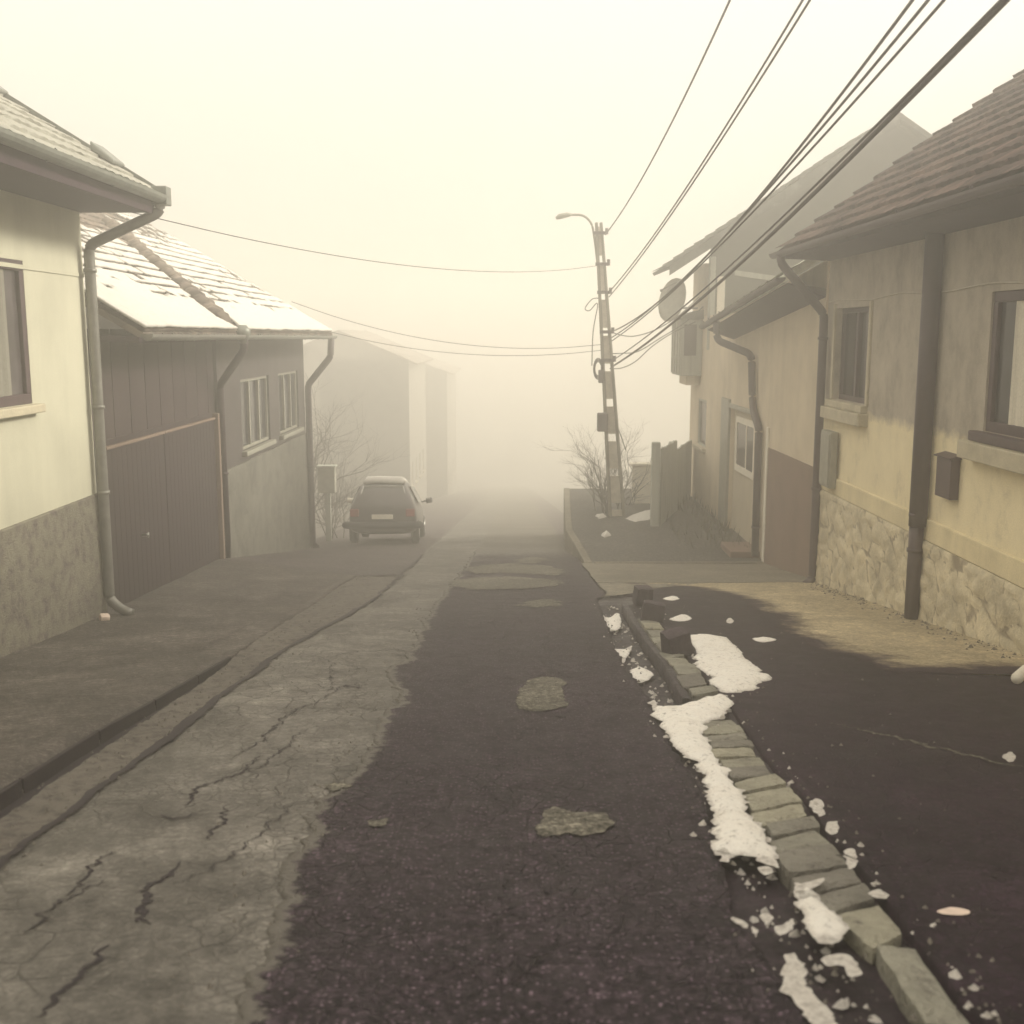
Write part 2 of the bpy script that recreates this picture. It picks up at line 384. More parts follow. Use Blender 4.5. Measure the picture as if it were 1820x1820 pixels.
f_stl = table_fn(stl)
str_ = px_table([(1740, 1820), (1694, 1763), (1631, 1678), (1577, 1605), (1505, 1515), (1473, 1488), (1432, 1421), (1383, 1380), (1333, 1306), (1302, 1263), (1268, 1225), (1240, 1187), (1192, 1134), (1168, 1100), (1145, 1065)])
str_ = [(-15, 1.55)]+str_+[(14.6, 1.5), (160, 1.5)]
f_str = table_fn(str_)
f_pave = table_fn([(-15, 4.7), (8.3, 4.7), (8.45, 4.0), (8.65, 3.1), (10.1, 2.85), (12.2, 2.95), (14.3, 2.95), (15.4, 2.6), (16.1, 1.6), (160, 1.5)], .09, 9)
f_edge = table_fn([(-15, -2.17), (9.7, -2.16), (12.3, -1.95), (14.4, -1.82), (27, -1.84), (160, -1.84)], .03, 11)
f_kerb = lambda q: -2.54
f_dirt = lambda q: 17.4

strip('sidewalk', lambda q: XL-.6, lambda q: -2.54, .0, 'sidewalk', -15, 17.6, 20, lipr=.14)
strip('dirt_verge', lambda q: XL-.6, f_edge, -.004, 'dirt', 17.5, 160, 16)
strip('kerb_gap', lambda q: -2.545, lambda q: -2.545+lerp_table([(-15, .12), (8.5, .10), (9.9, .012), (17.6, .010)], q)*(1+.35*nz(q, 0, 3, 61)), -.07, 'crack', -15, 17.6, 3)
strip('gutter_strip', lambda q: -2.542+lerp_table([(-15, .095), (8.5, .08), (9.9, .005), (18, .004)], q), f_edge, -.006, 'rough_strip', -15, 17.6, 8, extra=lambda x, q: .016*nz(x, q, 5, 12)+.012*nz(x, q, 17, 13)-.008)
strip('old_road', lambda q: f_edge(q)-.02, lambda q: f_asph(q)+.35, .0, 'old_road', -15, 160, 40, extra=lambda x, q: -.02*max(0, 1-abs(x-f_edge(q)-.04)/.05)+.004*nz(x, q, 7, 14))
strip('road_seam', lambda q: f_edge(q)-.02, lambda q: f_edge(q)+.02+.05*max(0, .3+nz(q, 0, 1.3, 62)+.5*nz(q, 0, 6, 63)), .004, 'crack', 3, 22, 2)
strip('road', f_asph, f_chan, .008, 'asphalt', -15, 24, 46, lip=.03, lipr=.12, extra=lambda x, q: .005*nz(x, q, 9, 15), edge_attr=.16)
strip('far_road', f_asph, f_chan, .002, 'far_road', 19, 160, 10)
def chan_depth(q): return lerp_table([(-15, .02), (3.5, .035), (4.9, .035), (5.3, .0), (7.4, .0), (7.6, .10), (13.1, .11), (13.5, .0), (160, 0)], q)
strip('road_gutter', f_chan, f_str, -.02, 'gutter', -15, 14.6, 18, extra=lambda x, q: -chan_depth(q)+.016*nz(x, q, 7, 16))
strip('side_road', f_str, lambda q: max(f_pave(q), f_str(q))+.1, .014, 'side_asphalt', -15, 16.4, 30, lip=.1)
strip('pavement', lambda q: max(f_pave(q), f_str(q)), lambda q: XR+.3, .020, 'pavement', 8.5, 16.15, 30, edge_attr=.75)
strip('driveway', lambda q: f_chan(q)-.0 if q > 14.4 else max(f_pave(q), f_str(q)), lambda q: XR+.3, .024, 'drive', 16.1, 19.75, 26)
strip('drive_edge', lambda q: f_chan(q)+.02, lambda q: f_chan(q)+.03+max(0, (q-14.1))*.75+.12*nz(q, 0, 3, 4), .020, 'drive', 14.1, 16.15, 14)
strip('lower_road_edge', lambda q: 1.25, lambda q: 2.2, -.004, 'dirt', 19.7, 160, 4)
# one big base sheet out to where the fog swallows everything
gv = []; gf = []; gx = [-90, -40, -15, -6, -4.8, -2.5, 0, 2, 4.7, 8, 20, 45, 90]; gy = [-15, -8, 0, 5, 10, 13, 18, 24, 30, 40, 60, 90, 130, 170]
for b in gy:
    for a in gx:
        gv.append((a, b, (lerp_table(LEFT, b) if a < -3 else -SL*b)-.35))
for i in range(len(gy)-1):
    for j in range(len(gx)-1):
        k = i*len(gx)+j; gf.append((k, k+1, k+len(gx)+1, k+len(gx)))
me = bpy.data.meshes.new('ground'); me.from_pydata(gv, [], gf); struct(link('ground', me, 'ground'))
# kerb edge along the left sidewalk; riser shade put into its near-black colour
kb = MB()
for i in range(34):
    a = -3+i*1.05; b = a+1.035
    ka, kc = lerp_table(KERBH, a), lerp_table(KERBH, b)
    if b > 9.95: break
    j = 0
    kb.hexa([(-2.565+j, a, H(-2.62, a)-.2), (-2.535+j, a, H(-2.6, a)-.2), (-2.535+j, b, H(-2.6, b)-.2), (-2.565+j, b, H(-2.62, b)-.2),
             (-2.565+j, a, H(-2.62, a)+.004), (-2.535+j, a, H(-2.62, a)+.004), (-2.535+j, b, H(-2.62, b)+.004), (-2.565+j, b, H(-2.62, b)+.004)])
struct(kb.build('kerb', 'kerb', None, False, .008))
# raised terrace by the far right house
TZ = -2.5
te = MB()
outl = [(1.42, 19.72), (1.36, 21), (1.24, 23.2), (1.35, 26), (1.5, 29.6), (5.2, 29.6), (5.2, 19.72)]
te.prism([(a, b, TZ+.02) for a, b in outl], (0, 0, -2.2))
struct(te.build('terrace', 'terrace', None, False, .03))
tk = MB()
for (a, b), (c, d) in zip(outl[:4], outl[1:5]):
    tk.hexa([(a-.09, b, TZ-1.6), (a+.06, b, TZ-1.6), (c+.06, d-.01, TZ-1.6), (c-.09, d-.01, TZ-1.6), (a-.09, b, TZ+.035), (a+.06, b, TZ+.035), (c+.06, d-.01, TZ+.035), (c-.09, d-.01, TZ+.035)])
struct(tk.build('terrace_kerb', 'drive', None, False, .02))
struct(MB().box(1.5, 4.6, 19.62, 19.74, TZ-.3, TZ+.05).build('terrace_step', 'drive', None, False, .015))

# ------------------------------------------------------------------ ragged flat shapes lying on the ground
def blob(name, outline, thick, mat, jag=.03, sub=9, base=.0, seed=1, domed=True):
    """outline in photograph pixels -> a thin irregular sheet on the ground with its own thickness"""
    P = [Vector(on_ground(*p)) for p in outline]; n = len(P); dense = []
    for i in range(n):
        p0, p1, p2, p3 = P[i-1], P[i], P[(i+1) % n], P[(i+2) % n]
        for k in range(sub):
            t = k/sub
            q = .5*((2*p1)+(p2-p0)*t+(2*p0-5*p1+4*p2-p3)*t*t+(3*p1-p0-3*p2+p3)*t**3)
            q = q+Vector((nz(q.x, q.y, 6, seed)+.8*nz(q.x, q.y, 15, seed+1)+.6*nz(q.x, q.y, 37, seed+6), nz(q.x, q.y, 6, seed+2)+.8*nz(q.x, q.y, 15, seed+3)+.6*nz(q.x, q.y, 37, seed+7)))*jag
            dense.append(q)
    bm = bmesh.new()
    rim = [bm.verts.new((q.x, q.y, 0)) for q in dense]
    es = [bm.edges.new((rim[i], rim[(i+1) % len(rim)])) for i in range(len(rim))]
    bmesh.ops.triangle_fill(bm, use_beauty=True, edges=es)
    rimset = set(v.index for v in bm.verts); bm.verts.index_update()
    for _ in range(2):
        inner = [e for e in bm.edges if len(e.link_faces) == 2 and e.calc_length() > .09]
        if inner:
            bmesh.ops.subdivide_edges(bm, edges=inner, cuts=1); bmesh.ops.triangulate(bm, faces=bm.faces)
    bv = set(v for e in bm.edges if len(e.link_faces) == 1 for v in e.verts)
    edge_pts = [Vector((v.co.x, v.co.y)) for v in bv]
    for v in bm.verts:
        h = H(v.co.x, v.co.y)
        if v in bv: v.co.z = h+base
        else:
            d = min((Vector((v.co.x, v.co.y))-e).length for e in edge_pts)
            v.co.z = h+base+thick*(min(1, .45+d*6) if domed else 1)*(1+.35*nz(v.co.x, v.co.y, 9, seed+5))
    rimd = [0.0 if v in bv else min((Vector((v.co.x, v.co.y))-e).length for e in edge_pts) for v in bm.verts]
    me = bpy.data.meshes.new(name); bm.to_mesh(me); bm.free()
    at = me.attributes.new('relief', 'FLOAT', 'POINT'); at.data.foreach_set('value', rimd)
    o = link(name, me, mat, None, True); return o
# worn light patches in the asphalt, and the far bright worn streaks
for i, o in enumerate([
    [(925, 1225), (950, 1208), (985, 1207), (1005, 1215), (1000, 1240), (1006, 1256), (965, 1266), (925, 1262), (917, 1245)],
    [(965, 1450), (985, 1440), (1020, 1450), (1082, 1455), (1080, 1478), (1045, 1490), (1000, 1488), (955, 1490)],
    [(835, 1012), (880, 1004), (960, 1006), (1000, 1014), (985, 1024), (900, 1020), (845, 1022)],
    [(800, 1036), (870, 1028), (960, 1030), (1000, 1038), (960, 1046), (880, 1050), (820, 1046)],
    [(925, 1074), (960, 1068), (990, 1070), (985, 1080), (940, 1080)],
    [(920, 996), (950, 992), (975, 996), (955, 1002), (925, 1002)],
    [(660, 1465), (690, 1462), (688, 1470), (665, 1472)],
    [(575, 1402), (610, 1396), (622, 1402), (590, 1412)]]):
    struct(blob('road_patch', o, .004, 'patch', .11 if 2 <= i < 6 else .03, 14, .0155, 30+i, False))
# cracks in the old concrete road
def crack(name, pts, w, base):
    P = [Vector(on_ground(*p)) for p in pts]; L = []; 
    for a, b in zip(P, P[1:]):
        n = max(2, int((b-a).length/.022))
        for k in range(n): L.append(a+(b-a)*k/n)
    L.append(P[-1]); vs = []; fs = []
    for i, q in enumerate(L):
        t = (L[min(i+1, len(L)-1)]-L[max(i-1, 0)]).normalized(); nrm = Vector((-t.y, t.x))
        q = q+nrm*(.06*nz(q.x, q.y, 4, 21)+.035*nz(q.x, q.y, 13, 22)+.03*nz(q.x, q.y, 31, 25)+.012*random.uniform(-1, 1))
        ww = .95*w*(.15+.85*math.sin(math.pi*(i+.5)/len(L))**.6)*(.7+.6*abs(nz(q.x, q.y, 9, 23)))
        for sgn in (-1, 1):
            e = q+nrm*ww*sgn*(.35+1.6*abs(nz(q.x*sgn, q.y, 24, 24))); vs.append((e.x, e.y, H(e.x, e.y)+base))
    for i in range(len(L)-1): fs.append((2*i, 2*i+1, 2*i+3, 2*i+2))
    me = bpy.data.meshes.new(name); me.from_pydata(vs, [], fs); me.update(); return struct(link(name, me, 'crack'))
for pts, w in [
    ([(430, 1342), (480, 1305), (520, 1270), (560, 1248)], .014), ([(560, 1248), (600, 1228), (650, 1215)], .012), ([(576, 1168), (592, 1182), (594, 1205), (588, 1232)], .013),
    ([(574, 1167), (640, 1158), (700, 1155), (735, 1160)], .016), ([(590, 1222), (625, 1224), (640, 1230)], .02), ([(320, 1432), (365, 1392), (430, 1374), (468, 1345)], .018),
    ([(288, 1448), (306, 1458), (352, 1446)], .018), ([(378, 1492), (396, 1452), (410, 1432)], .016), ([(120, 1592), (170, 1545), (205, 1512)], .016), ([(238, 1640), (243, 1580), (330, 1530)], .022),
    ([(250, 1645), (246, 1590)], .022), ([(60, 1812), (150, 1725), (188, 1680)], .022), ([(440, 1390), (470, 1360), (500, 1330), (560, 1295)], .010), ([(600, 1180), (650, 1190)], .009),
    ([(560, 1420), (500, 1440), (430, 1500), (330, 1570)], .008), ([(60, 1660), (110, 1600), (200, 1560)], .012), ([(695, 1165), (722, 1164), (736, 1158)], .03)]:
    crack('road_crack', pts, w, .006)
# meandering tar seams in the asphalt
for pts, w in [([(920, 1500), (905, 1560), (880, 1640), (860, 1720), (850, 1800)], .011), ([(1010, 1500), (1000, 1560), (960, 1640)], .008), ([(780, 1330), (860, 1400), (930, 1480)], .008),
               ([(1080, 1280), (1050, 1350), (1060, 1440)], .006), ([(920, 1268), (1000, 1275), (1060, 1262)], .016), ([(740, 1120), (840, 1130), (930, 1160), (1000, 1200)], .014)]:
    crack('road_crack', pts, w, .0185)
crack('road_crack', [(1480, 1290), (1600, 1318), (1700, 1345), (1820, 1372)], .035, .0185).data.materials[0] = M['patch']

# ------------------------------------------------------------------ gutter stones, loose blocks, snow, litter
ORD = 'first second third fourth fifth sixth seventh eighth ninth tenth eleventh twelfth thirteenth fourteenth fifteenth sixteenth seventeenth eighteenth nineteenth twentieth'.split()
joints = [(1631, 1825), (1541, 1682), (1478, 1620), (1432, 1588), (1396, 1556), (1378, 1513), (1358, 1486), (1343, 1462), (1328, 1437), (1310, 1408), (1296, 1388), (1283, 1368), (1271, 1350), (1262, 1335), (1254, 1322), (1247, 1308), (1241, 1294), (1237, 1280)]
jy = [on_ground(*p)[1] for p in joints]
def stone_mesh(L0, R0, L1, R1, h, tilt=0):
    """L0,R0 near corners, L1,R1 far corners (2D); a slab with worn corners, subdivided and roughened"""
    bm = bmesh.new(); n = 5; vv = []
    c = [Vector(p) for p in (L0, R0, R1, L1)]
    for lev in range(3):
        for i in range(n+1):
            for j in range(n+1):
                u, v = i/n, j/n
                # rounded corners
                p = (c[0]*(1-u)+c[1]*u)*(1-v)+(c[3]*(1-u)+c[2]*u)*v; mid = (c[0]+c[1]+c[2]+c[3])/4
                cr = (abs(2*u-1)**6+abs(2*v-1)**6)/2; p = mid+(p-mid)*(1-.035*cr)
                vv.append((p, u, v, lev))
    vs = []
    for p, u, v, lev in vv:
        k = max(abs(2*u-1), abs(2*v-1))**8
        top = h-.010*k+.007*nz(p.x, p.y, 9, 41)+tilt*(u-.5)
        z = {0: -.14, 1: h-.028, 2: top}[lev]; q = p
        if lev == 2: mid = (c[0]+c[1]+c[2]+c[3])/4; q = mid+(p-mid)*(1-.022*k)
        q = q+Vector((nz(q.x, q.y, 14, 42), nz(q.x, q.y, 14, 43)))*.013
        vs.append((q.x, q.y, H(q.x, q.y)+z))
    m = (n+1)**2; idx = lambda l, i, j: l*m+i*(n+1)+j; fs = []
    for i in range(n):
        for j in range(n): fs.append((idx(2, i, j), idx(2, i+1, j), idx(2, i+1, j+1), idx(2, i, j+1)))
    for l in (0, 1):
        for i in range(n):
            fs += [(idx(l, i, 0), idx(l, i+1, 0), idx(l+1, i+1, 0), idx(l+1, i, 0)), (idx(l, i, n), idx(l+1, i, n), idx(l+1, i+1, n), idx(l, i+1, n)),
                   (idx(l, 0, i), idx(l+1, 0, i), idx(l+1, 0, i+1), idx(l, 0, i+1)), (idx(l, n, i), idx(l, n, i+1), idx(l+1, n, i+1), idx(l+1, n, i))]
    b = MB(); b.add(vs, fs); return b
def gutter_stone(y0, y1, label, slant=.05, h=.018, gap=.007):
    a, b = y0+gap, y1-gap
    L0 = (f_stl(a)+.01, a-slant*.4); L1 = (f_stl(b)+.01, b-slant*.4); R0 = (f_str(a)-.02, a+slant*.6); R1 = (f_str(b)-.02, b+slant*.6)
    jt = random.uniform(-.022, .022)
    o = stone_mesh((L0[0]+jt, L0[1]), (R0[0]+jt, R0[1]), (L1[0]+jt, L1[1]), (R1[0]+jt, R1[1]), h+random.uniform(-.012, .012), random.uniform(-.03, .03)).build('gutter_stone', 'gutter_stone', None, False)
    return tag(o, label, 'paving stone', 'flat stones lining the street gutter')
for i, (a, b) in enumerate(zip(jy, jy[1:])):
    lab = 'long grey gutter stone at the near end of the row' if i == 0 else f'grey gutter stone beside the snow strip, {ORD[i]} from the near end of the row'
    gutter_stone(a, b, lab, .03 if i == 0 else .13)
strip('gutter_wall', lambda q: f_stl(q)-.05, lambda q: f_stl(q)+.012, .012, 'gutter', 7.65, 13.4, 3, lip=.16)
ups = [7.75, 8.02, 8.5, 8.98, 9.42, 9.8, 10.2, 10.62, 11.1, 11.6, 12.1]
for i, (a, b) in enumerate(zip(ups, ups[1:])):
    gutter_stone(a, b, f'raised grey stone along the recessed dark gutter, {ORD[i]} from the snow strip', .08, .035)
def loose_block(px, py, w, d, h, rz, label, tilt=(0, 0), mat='dark_stone', sink=.03):
    x, y = on_ground(px, py); b = MB(); n = 4
    q = bmesh.new(); bmesh.ops.create_cube(q, size=1); bmesh.ops.subdivide_edges(q, edges=q.edges, cuts=4, use_grid_fill=True)
    for v in q.verts:
        r = max(0, v.co.length-.62); v.co *= 1-.35*r
        v.co = Vector((v.co.x*w, v.co.y*d, v.co.z*h)); k = v.co.copy()*9+Vector((px, py, 0))
        v.co += Vector((noise.noise(k), noise.noise(k+Vector((9, 0, 0))), noise.noise(k+Vector((0, 9, 0)))))*.018
    me = bpy.data.meshes.new('loose_stone'); q.to_mesh(me); q.free(); o = link('loose_stone', me, mat, None, False)
    o.location = (x, y, H(x, y)+h/2-sink); o.rotation_euler = (tilt[0], tilt[1], rz); return tag(o, label, 'stone')
loose_block(1142, 1074, .21, .2, .24, .2, 'dark loose stone block standing farthest up the gutter row', (.1, .05))
loose_block(1160, 1104, .25, .22, .25, -.1, 'dark loose stone block with a grey top, middle of the three upright ones', (-.05, .12))
loose_block(1202, 1164, .22, .2, .27, .35, 'dark upturned stone block beside the large snow patch', (.08, -.22))
loose_block(1752, 1128, .5, .22, .16, .12, 'low brown stone at the foot of the rubble plinth', (0, .05), 'brown_stone')
loose_block(186, 1104, .1, .1, .09, .5, 'small pale broken stone under the left drainpipe spout', (.2, .1), 'litter')
loose_block(379, 1000, .28, .2, .32, .1, 'pale stone at the foot of the gate post', (.1, 0), 'sill', .02)

SN = 'patches of old snow by the gutter'
def snow(outline, label, thick=.03, jag=.035, base=.015, seed=50):
    return tag(blob('snow_patch', outline, thick, 'snow', jag*1.15, 14, base, seed), label, 'snow patch', SN)
c6 = lambda x, y: (950+x/2.092, 900+y/2.092)
snow([c6(*p) for p in [(575, 488), (690, 490), (750, 530), (790, 580), (850, 625), (866, 655), (800, 690), (710, 702), (668, 668), (640, 630), (590, 590), (600, 545)]], 'wide oval snow patch right of the loose stone blocks', .035, .045, .016, 51)
snow([(1160, 1246), (1185, 1262), (1215, 1256), (1262, 1246), (1288, 1240), (1300, 1256), (1286, 1278), (1262, 1286), (1252, 1308), (1272, 1345), (1298, 1385), (1324, 1428), (1342, 1462), (1362, 1492), (1384, 1522), (1386, 1548), (1345, 1536), (1300, 1528), (1276, 1542), (1266, 1512), (1274, 1475), (1262, 1430), (1246, 1396), (1234, 1360), (1198, 1332), (1172, 1290)], 'long ragged snow strip along the left side of the gutter stones', .04, .035, .02, 52)
snow([(1412, 1578), (1440, 1588), (1466, 1616), (1500, 1650), (1496, 1688), (1458, 1692), (1438, 1668), (1424, 1625)], 'short snow tongue against the near gutter stones', .04, .02, .02, 53)
snow([(1385, 1712), (1408, 1710), (1420, 1735), (1445, 1768), (1480, 1830), (1448, 1835), (1412, 1785)], 'snow streak at the very bottom of the gutter', .035, .025, .02, 54)
for i, (o, lab) in enumerate([
    ([(1066, 1078), (1082, 1088), (1098, 1076), (1104, 1100), (1085, 1108), (1070, 1098)], 'snow scrap at the far end of the recessed gutter'),
    ([(1086, 1134), (1104, 1140), (1124, 1132), (1116, 1150), (1108, 1162), (1096, 1150)], 'three-cornered snow scrap in the recessed gutter'),
    ([(1118, 1176), (1140, 1170), (1162, 1180), (1150, 1192), (1132, 1194)], 'snow scrap in the recessed gutter nearest the snow strip'),
    ([(1178, 1068), (1195, 1063), (1208, 1068), (1194, 1072)], 'small flat snow fleck beside the farthest loose block'),
    ([(1190, 1102), (1212, 1095), (1230, 1101), (1210, 1106)], 'small flat snow fleck beside the middle loose block'),
    ([(1290, 1106), (1297, 1100), (1304, 1106), (1298, 1110)], 'tiny snow crumb on the dark asphalt behind the oval patch'),
    ([(1440, 1430), (1455, 1425), (1466, 1448), (1456, 1456), (1444, 1446)], 'snow lump right of the gutter stones, farthest of four'),
    ([(1466, 1470), (1486, 1465), (1490, 1482), (1474, 1488)], 'round snow lump right of the gutter stones, second farthest of four'),
    ([(1504, 1520), (1522, 1515), (1526, 1540), (1512, 1548)], 'snow lump right of the gutter stones, second nearest of four'),
    ([(1545, 1598), (1560, 1588), (1576, 1596), (1572, 1608)], 'snow lump right of the gutter stones, nearest of four'),
    ([(1302, 1638), (1316, 1642), (1328, 1654), (1318, 1658)], 'thin snow sliver at the left rim of the dark gutter'),
    ([(1350, 1636), (1364, 1632), (1374, 1642), (1360, 1650)], 'small snow lump in the middle of the dark gutter'),
    ([(1374, 1660), (1392, 1652), (1408, 1644), (1404, 1662), (1386, 1672)], 'broken snow piece beside the small gutter lump'),
    ([(1335, 1655), (1345, 1662), (1344, 1670), (1336, 1666)], 'snow crumb in the dark gutter under the thin sliver'),
    ([(1456, 1714), (1490, 1706), (1520, 1716), (1530, 1740), (1514, 1748), (1500, 1728), (1466, 1728)], 'bent snow piece under the near snow tongue'),
    ([(1346, 1550), (1366, 1546), (1372, 1556), (1356, 1562)], 'snow scrap below the end of the long strip'),
    ([(1782, 1348), (1796, 1340), (1806, 1350), (1794, 1360)], 'round snow lump alone on the dark asphalt near the right house'),
    ([(1338, 1136), (1362, 1134), (1380, 1139), (1356, 1143)], 'faint flat snow smear beyond the oval patch'),
    ([(1420, 1598), (1448, 1586), (1466, 1580), (1456, 1596), (1432, 1606)], 'snow lying on the third stone of the row')]):
    snow(o, lab, .03 if i not in (3, 4, 5, 17) else .012, .012, .045 if i == 18 else (-.09 if i < 3 else .015), 60+i)
tag(blob('paper_scrap', [(1668, 1628), (1690, 1622), (1718, 1626), (1720, 1634), (1690, 1637), (1670, 1634)], .012, 'litter', .006, 5, .02, 90), 'pinkish scrap of paper on the dark asphalt at lower right', 'litter')
gr = MB()
def pebble(x, y, r, base):
    z = H(x, y)+base; a = random.uniform(0, 6.28); vs = []
    for k in range(5): q = a+k*1.257; rr = r*random.uniform(.7, 1.2); vs.append((x+math.cos(q)*rr, y+math.sin(q)*rr, z-.004))
    vs.append((x+random.uniform(-.3, .3)*r, y+random.uniform(-.3, .3)*r, z+r*random.uniform(.6, 1.1)))
    gr.add(vs, [(k, (k+1) % 5, 5) for k in range(5)])
for k in range(2600):
    t = random.random(); y_ = 2.6+random.random()**1.6*15; r_ = .003+.011*random.random()**3
    if t < .22: pebble(f_edge(y_)+random.gauss(0, .13), y_, r_, 0)
    elif t < .40: pebble(random.uniform(-2.5, -2.2), y_, r_, -.004)
    elif t < .58: pebble(f_asph(y_)+random.gauss(-.05, .16), y_, r_, .004)
    elif t < .74: pebble(f_chan(y_)+random.uniform(-.1, .35), y_, r_*1.2, .004)
    elif t < .86: pebble(f_str(y_)+abs(random.gauss(0, .25)), y_, r_, .016)
    elif t < .94: pebble(random.uniform(1.9, 4.5), y_, r_, .018)
    else: pebble(XL+.06+abs(random.gauss(0, .15)), max(5, y_), r_*1.3, .0)
for k in range(260):
    y_ = random.uniform(9.3, 16); pebble(XR-.05-abs(random.gauss(0, .14)), y_, .006+.018*random.random()**2, .024)
gr.build('gravel', 'grit')['kind'] = 'stuff'
gr = MB()
for k in range(420):
    y_ = 3.0+random.random()**1.3*10.5; w_ = f_str(y_)-f_chan(y_); x_ = f_chan(y_)+w_*(random.gauss(.32, .2) if random.random() < .7 else random.gauss(1.05, .08))
    pebble(x_, y_, .006+.022*random.random()**2.2, .012 if x_ > f_str(y_) or x_ < f_chan(y_) else -.02-chan_depth(y_)+.01)
gr.build('snow_crumbs', 'snow')['kind'] = 'stuff'
for pts, w in [([(1380, 1560), (1480, 1530), (1600, 1540), (1820, 1500)], .010), ([(1600, 1540), (1640, 1640), (1760, 1760)], .009), ([(1340, 1260), (1440, 1300), (1560, 1420), (1600, 1540)], .008), ([(1300, 1130), (1420, 1170), (1620, 1230), (1800, 1240)], .010)]: crack('road_crack', pts, w, .0185)
for pts, w in [([(0, 1198), (90, 1178), (190, 1150), (262, 1141)], .012), ([(0, 1215), (70, 1196), (130, 1186)], .010), ([(60, 1285), (180, 1225), (330, 1165), (470, 1100), (640, 1045)], .008), ([(230, 1100), (330, 1108), (430, 1150)], .006)]: crack('road_crack', pts, w, .005)
p = G(1806, 1220); q = G(1835, 1196)
b = MB(); b.tube([p+Vector((0, 0, .06)), p+(q-p)*.6+Vector((0, 0, .06)), p+(q-p)*.75+Vector((0, 0, .06)), q+Vector((0, 0, .06))], [.045, .045, .018, .018], 10)
tag(b.build('bottle', 'white_paint', None, True), 'white bottle lying on asphalt beside the right house', 'bottle')

# ------------------------------------------------------------------ house building kit (walls parallel to the street)
def wall_mb(X, nx, y0, y1, z0, z1, openings, depth=.16, thick=.3):
    """wall face at x = X looking along nx, with real holes and reveals"""
    b = MB(); gy = sorted({y0, y1, *[v for o in openings for v in o[:2]]}); gz = sorted({z0, z1, *[v for o in openings for v in o[2:4]]})
    for a, c in zip(gy, gy[1:]):
        for d, e in zip(gz, gz[1:]):
            m = ((a+c)/2, (d+e)/2)
            if any(o[0] < m[0] < o[1] and o[2] < m[1] < o[3] for o in openings): continue
            b.quad((X, a, d), (X, c, d), (X, c, e), (X, a, e))
    xi = X-nx*depth
    for o in openings:
        a, c, d, e = o[:4]
        b.quad((X, a, d), (xi, a, d), (xi, a, e), (X, a, e)); b.quad((X, c, d), (xi, c, d), (xi, c, e), (X, c, e))
        b.quad((X, a, d), (X, c, d), (xi, c, d), (xi, a, d)); b.quad((X, a, e), (X, c, e), (xi, c, e), (xi, a, e))
    xb = X-nx*5
    b.quad((X, y1, z0), (xb, y1, z0), (xb, y1, z1), (X, y1, z1)); b.quad((X, y0, z0), (xb, y0, z0), (xb, y0, z1), (X, y0, z1))
    return b
def window(par, X, nx, y0, y1, z0, z1, frame='frame_dark', glass='glass', depth=.16, fw=.07, sashes=2, sill=True, curtain=None, sill_mat='sill', transom=False):
    xi = X-nx*depth; w = empty('window', '', ''); del w['label'], w['category']; w.parent = par
    f = MB(); d0, d1 = xi, xi+nx*.06
    f.box(d0, d1, y0, y1, z1-fw, z1); f.box(d0, d1, y0, y1, z0, z0+fw); f.box(d0, d1, y0, y0+fw, z0+fw, z1-fw); f.box(d0, d1, y1-fw, y1, z0+fw, z1-fw)
    for s in range(1, sashes):
        m = y0+(y1-y0)*s/sashes; f.box(d0, d1+nx*.012, m-fw*.6, m+fw*.6, z0+fw, z1-fw)
    if transom: zt = z0+(z1-z0)*.7; f.box(d0, d1+nx*.006, y0+fw, y1-fw, zt-fw*.4, zt+fw*.4)
    f.build('frame', frame, w, False, .008)
    MB().box(xi-nx*.01, xi+nx*.02, y0+fw*.5, y1-fw*.5, z0+fw*.5, z1-fw*.5).build('pane', glass, w)
    if curtain:
        c = MB(); n = 40; a, e = curtain; zz = (z0+fw, z1-fw); pts = []
        for i in range(n+1):
            yy = a+(e-a)*i/n; pts.append((xi+nx*.024+nx*.01*(1+math.sin(yy*38)), yy))
        for (x_, y_), (x2, y2) in zip(pts, pts[1:]): c.quad((x_, y_, zz[0]), (x2, y2, zz[0]), (x2, y2, zz[1]), (x_, y_, zz[1]))
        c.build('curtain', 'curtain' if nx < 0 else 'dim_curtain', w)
    if sill:
        MB().box(X-nx*.1, X+nx*.10, y0-.08, y1+.08, z0-.09, z0-.003).build('sill', sill_mat, w, False, .012)
    return w
def roof_sheet(eave0, along, up, ncourse, nalong, clen, tile, mat, name, par, relief=.03, seed=0):
    """tile field: eave0 + along (unit)*s + up (unit, towards the ridge)*t; courses lapped, tiles slightly uneven"""
    a, u = Vector(along).normalized(), Vector(up).normalized(); n = a.cross(u); n = n if n.z > 0 else -n
    e = Vector(eave0); vs = []; fs = []; sub = 3; cols = nalong; rows = []
    for c in range(ncourse):
        for (t, h) in ((0.0, 1.0), (.5, .55), (.985, .06)): rows.append(((c+t)*clen, h, c))
    for (t, h, c) in rows:
        for i in range(cols*2+1):
            s = i*tile/2; k = (i+(c % 2)) % 2
            hh = relief*h+.010*(1-k)+.012*nz(s, t, 1.3, seed)+.010*nz(s*3, c*3.7, 1.1, seed+1)
            vs.append(e+a*s+u*(t+.02*nz(s*4, c*5.1, 1, seed+2))+n*hh)
    w = cols*2+1
    for r in range(len(rows)-1):
        for i in range(w-1): fs.append((r*w+i, r*w+i+1, (r+1)*w+i+1, (r+1)*w+i))
    b = MB(); b.add(vs, fs)
    # underside board so the roof has thickness
    L = a*(cols*tile); U = u*(ncourse*clen); q = [e, e+L, e+L+U, e+U]
    b.hexa([p-n*.08 for p in q]+[p-n*.004 for p in q])
    return b.build(name, mat, par)
